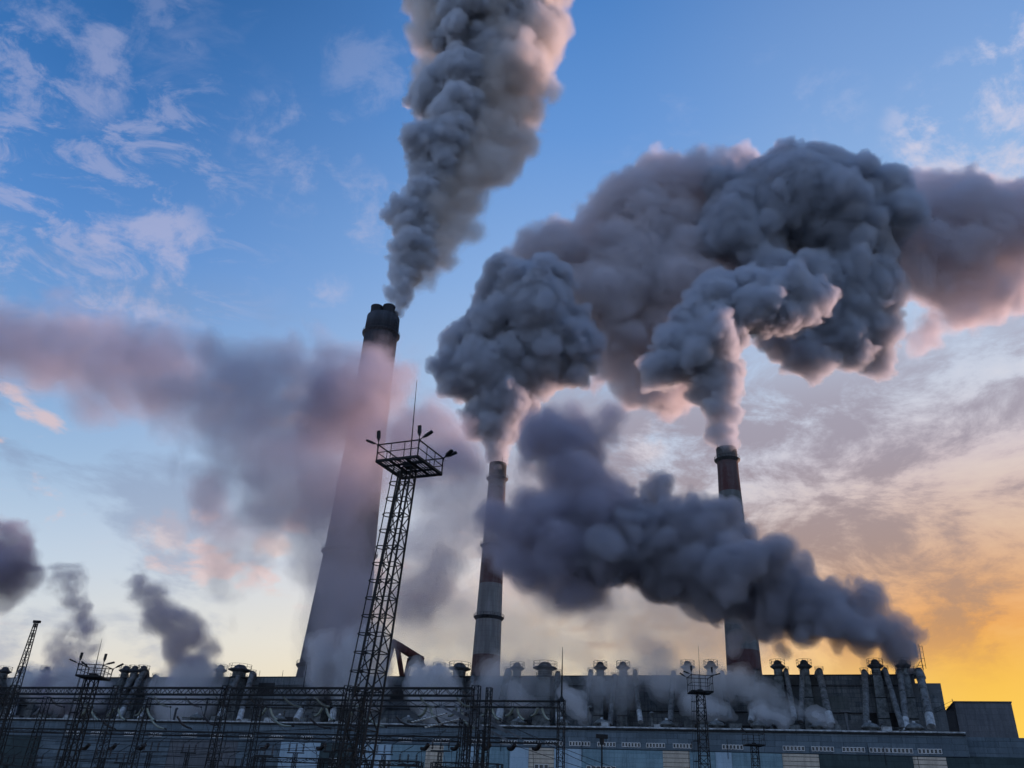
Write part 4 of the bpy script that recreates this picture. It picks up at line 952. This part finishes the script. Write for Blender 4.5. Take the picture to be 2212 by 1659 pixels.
    smoke('smoke_veil', 'thin violet smoke veiling the lower half of the widest chimney', 'smoke', col_, 1.5, 12,
          bud=((7,.45,3),), billow=((14,3),(7,1.6)), fbm=((30,7),(14,3)), wrp=(8,20), shells=((-4,.007),(-1,.013),(3,.018)), col='#dfdde8', aniso=.25, shell=0, kind='stuff')
    r = R_(54)
    dk = trail([(1180,1240,30,312),(1230,1290,34,312),(1290,1300,26,312),(1250,1230,24,312),(1310,1250,22,312)], r, .4, .3, .75, 3)
    dk += trail([(880,1300,40,318),(920,1260,34,318),(960,1210,30,318)], r, .4, .3, .75, 3)+trail([(1440,1430,22,318),(1400,1405,26,318),(1370,1390,22,318)], r, .4, .3, .75, 3)
    smoke('smoke_wisp', 'scattered dark wisps hanging in the bright steam around the middle chimney', 'smoke wisp', dk, 1.0, 14,
          bud=((8,.5,2),), billow=((8,2.4),(4,1.2)), fbm=((18,4.5),(8,2)), wrp=(6,10), shells=((-2,.008),(0,.02),(2,.025)), col='#cfcbd8', aniso=.2, shell=0)
    r = R_(53); Y = 450
    warm = trail([(1130,1270,70,Y),(1250,1300,80,Y),(1380,1330,80,Y),(1500,1370,60,Y),(1580,1400,40,Y)], r, .35, .35, .85, 3)
    warm += trail([(1000,1330,70,Y),(1110,1380,70,Y),(1240,1400,60,Y),(1370,1420,45,Y),(1460,1430,35,Y)], r, .35, .3, .85, 3)
    warm += trail([(1170,1180,50,Y),(1210,1240,55,Y),(930,1360,60,Y),(880,1400,60,Y)], r, .4, .3, .85, 3)
    smoke('steam_veil', 'thin bright steam glowing cream between the middle and right chimneys', 'steam', warm, 1.6, 13,
          bud=((7,.45,3),), billow=((14,4),(7,2)), fbm=((30,7),(14,4)), wrp=(8,18), shells=((-4,.005),(-1,.012),(3,.02)), col='#fdfbf8', aniso=.75, shell=0, kind='stuff')
    # --- wisps at the left
    r = R_(61)
    for i, (pts, lab) in enumerate((
        ([(150,1485,36,351),(150,1460,36,352),(160,1435,36,353),(125,1405,26,353),(150,1370,22,354),(185,1400,26,353),(180,1350,26,354),(170,1300,34,355),(160,1260,28,356),(90,1255,20,358),(50,1250,24,358)], 'ragged dark smoke wisp rising above the roof beside the lattice tower'),
        ([(395,1490,42,344),(400,1460,42,345),(402,1430,40,346),(440,1400,24,346),(385,1375,30,346),(420,1350,18,346),(350,1330,28,347),(310,1285,24,348),(290,1240,20,348)], 'dark smoke wisp leaning left above the crowded flues'),
        ([(-30,1190,55,356),(20,1180,40,356),(-10,1240,45,356),(40,1240,22,357)], 'dark smoke puff cut by the left edge of the picture'),
        ([(440,1060,34,380),(470,1130,36,380),(490,1200,34,380),(480,1270,28,380),(500,1310,22,380),(570,1120,30,380),(640,1090,40,380),(650,1180,30,380),(680,1250,24,380)], 'thin dangling smoke wisp below the wide violet bank'))):
        thin = i > 2
        smoke('smoke_wisp', lab, 'smoke wisp', trail([(a, b, c if thin or i == 2 else c*.82, d) for a, b, c, d in pts], r, .35, .38, .72, 3), .9, 70+i, bud=((9,.5,1.4),(4,.45,1)), billow=((8,2),(3.5,1.2)), fbm=((16,4.5),(8,2.4),(4,1.4),(2,.7)), wrp=(7,9),
              shells=((-2,.006),(0,.01),(2,.012)) if thin else ((-1.2,.03),(.2,.07),(1.5,.08)), col='#cfcbd8', aniso=.2, shell=0)
    # --- white steam leaking round the flues
    r = R_(71)
    W = [([(1738,1541,4,9),(1715,1532,9,10),(1690,1520,15,11),(1660,1505,20,12),(1625,1490,26,14),(1590,1470,30,16),(1540,1478,34,18),(1480,1480,34,19),(1420,1475,28,20)], 'bright steam jet blowing left across the boiler wall beneath the right chimney', .016),
         ([(1580,1545,6,8),(1560,1535,12,9),(1530,1530,14,10),(1500,1520,20,12)], 'small pale steam puff below the right chimney', .05),
         ([(1262,1552,7,8),(1250,1530,14,9),(1235,1512,16,10),(1220,1495,8,11)], 'pale steam puff rising beside the gantry spire', .07),
         ([(960,1480,14,300),(940,1465,22,301),(925,1490,24,302),(905,1460,16,303)], 'white steam bulging over the domed duct right of the red conveyor', .035),
         ([(955,1560,16,295),(965,1530,22,296),(950,1500,20,297),(975,1545,16,296)], 'pale steam seen through the gantry steel below the middle chimney', .015),
         ([(1060,1510,30,300),(1100,1480,34,302),(1170,1500,36,300),(1150,1460,24,302),(1060,1460,26,304)], 'grey steam drifting over the boiler wall right of the middle chimney', .008),
         ([(1350,1500,30,18),(1290,1490,34,18),(1400,1450,30,22),(1440,1430,26,24),(1420,1405,16,24)], 'grey steam climbing from the wall between the spire and the right chimney', .009),
         ([(800,1460,30,318),(760,1430,34,320),(790,1390,30,322),(770,1480,34,316),(820,1500,26,314)], 'bluish steam piled behind the big light mast', .014),
         ([(400,1500,36,340),(440,1470,30,341),(370,1520,30,338),(460,1500,26,340)], 'bluish steam spilling over the roof edge left of the broad flue', .014),
         ([(150,1490,24,348),(180,1470,20,349),(140,1465,18,350),(210,1495,22,346)], 'bluish steam at the foot of the left smoke wisp', .018),
         ([(1700,1556,5,5),(1680,1548,9,6),(1655,1545,11,7),(1635,1535,13,8)], 'low bright steam tongue over the vents below the right chimney', .06),
         ([(1790,1560,4,5),(1775,1550,8,6),(1755,1540,12,8)], 'thin steam curl beside the thick curved duct', .05),
         ([(1135,1530,10,296),(1120,1510,14,297),(1100,1495,14,298)], 'white steam rag in front of the boiler wall right of the gantry corner tower', .06),
         ([(700,1480,16,322),(690,1450,18,323),(705,1420,20,324),(690,1390,16,325)], 'grey smoke clinging to the foot of the widest chimney', .03),
         ([(85,1480,14,352),(70,1465,14,353),(50,1480,12,352)], 'faint steam over the leftmost flues', .03)]
    for i, (pts, lab, den) in enumerate(W):
        smoke('steam_puff', lab, 'steam puff', trail([(a, b, c*(1.12 if d > 60 else .72)+2.5, d if d > 60 else L(hit(a, b, d)[0], d, 0)[1]) for a, b, c, d in pts], r, .35, .3, .85, 3), .45, 90+i, bud=((9,.45,.7),(5,.42,.5)), billow=((3.5,.6),(1.7,.35)), fbm=((6,.7),), wrp=(2,4),
              shells=((-1.2,den*2.5),(.3,den*7)), col='#f2f3f6', aniso=.3, shell=0)
    print('smoke all', time.time()-T0)
build_all()
build_smoke()
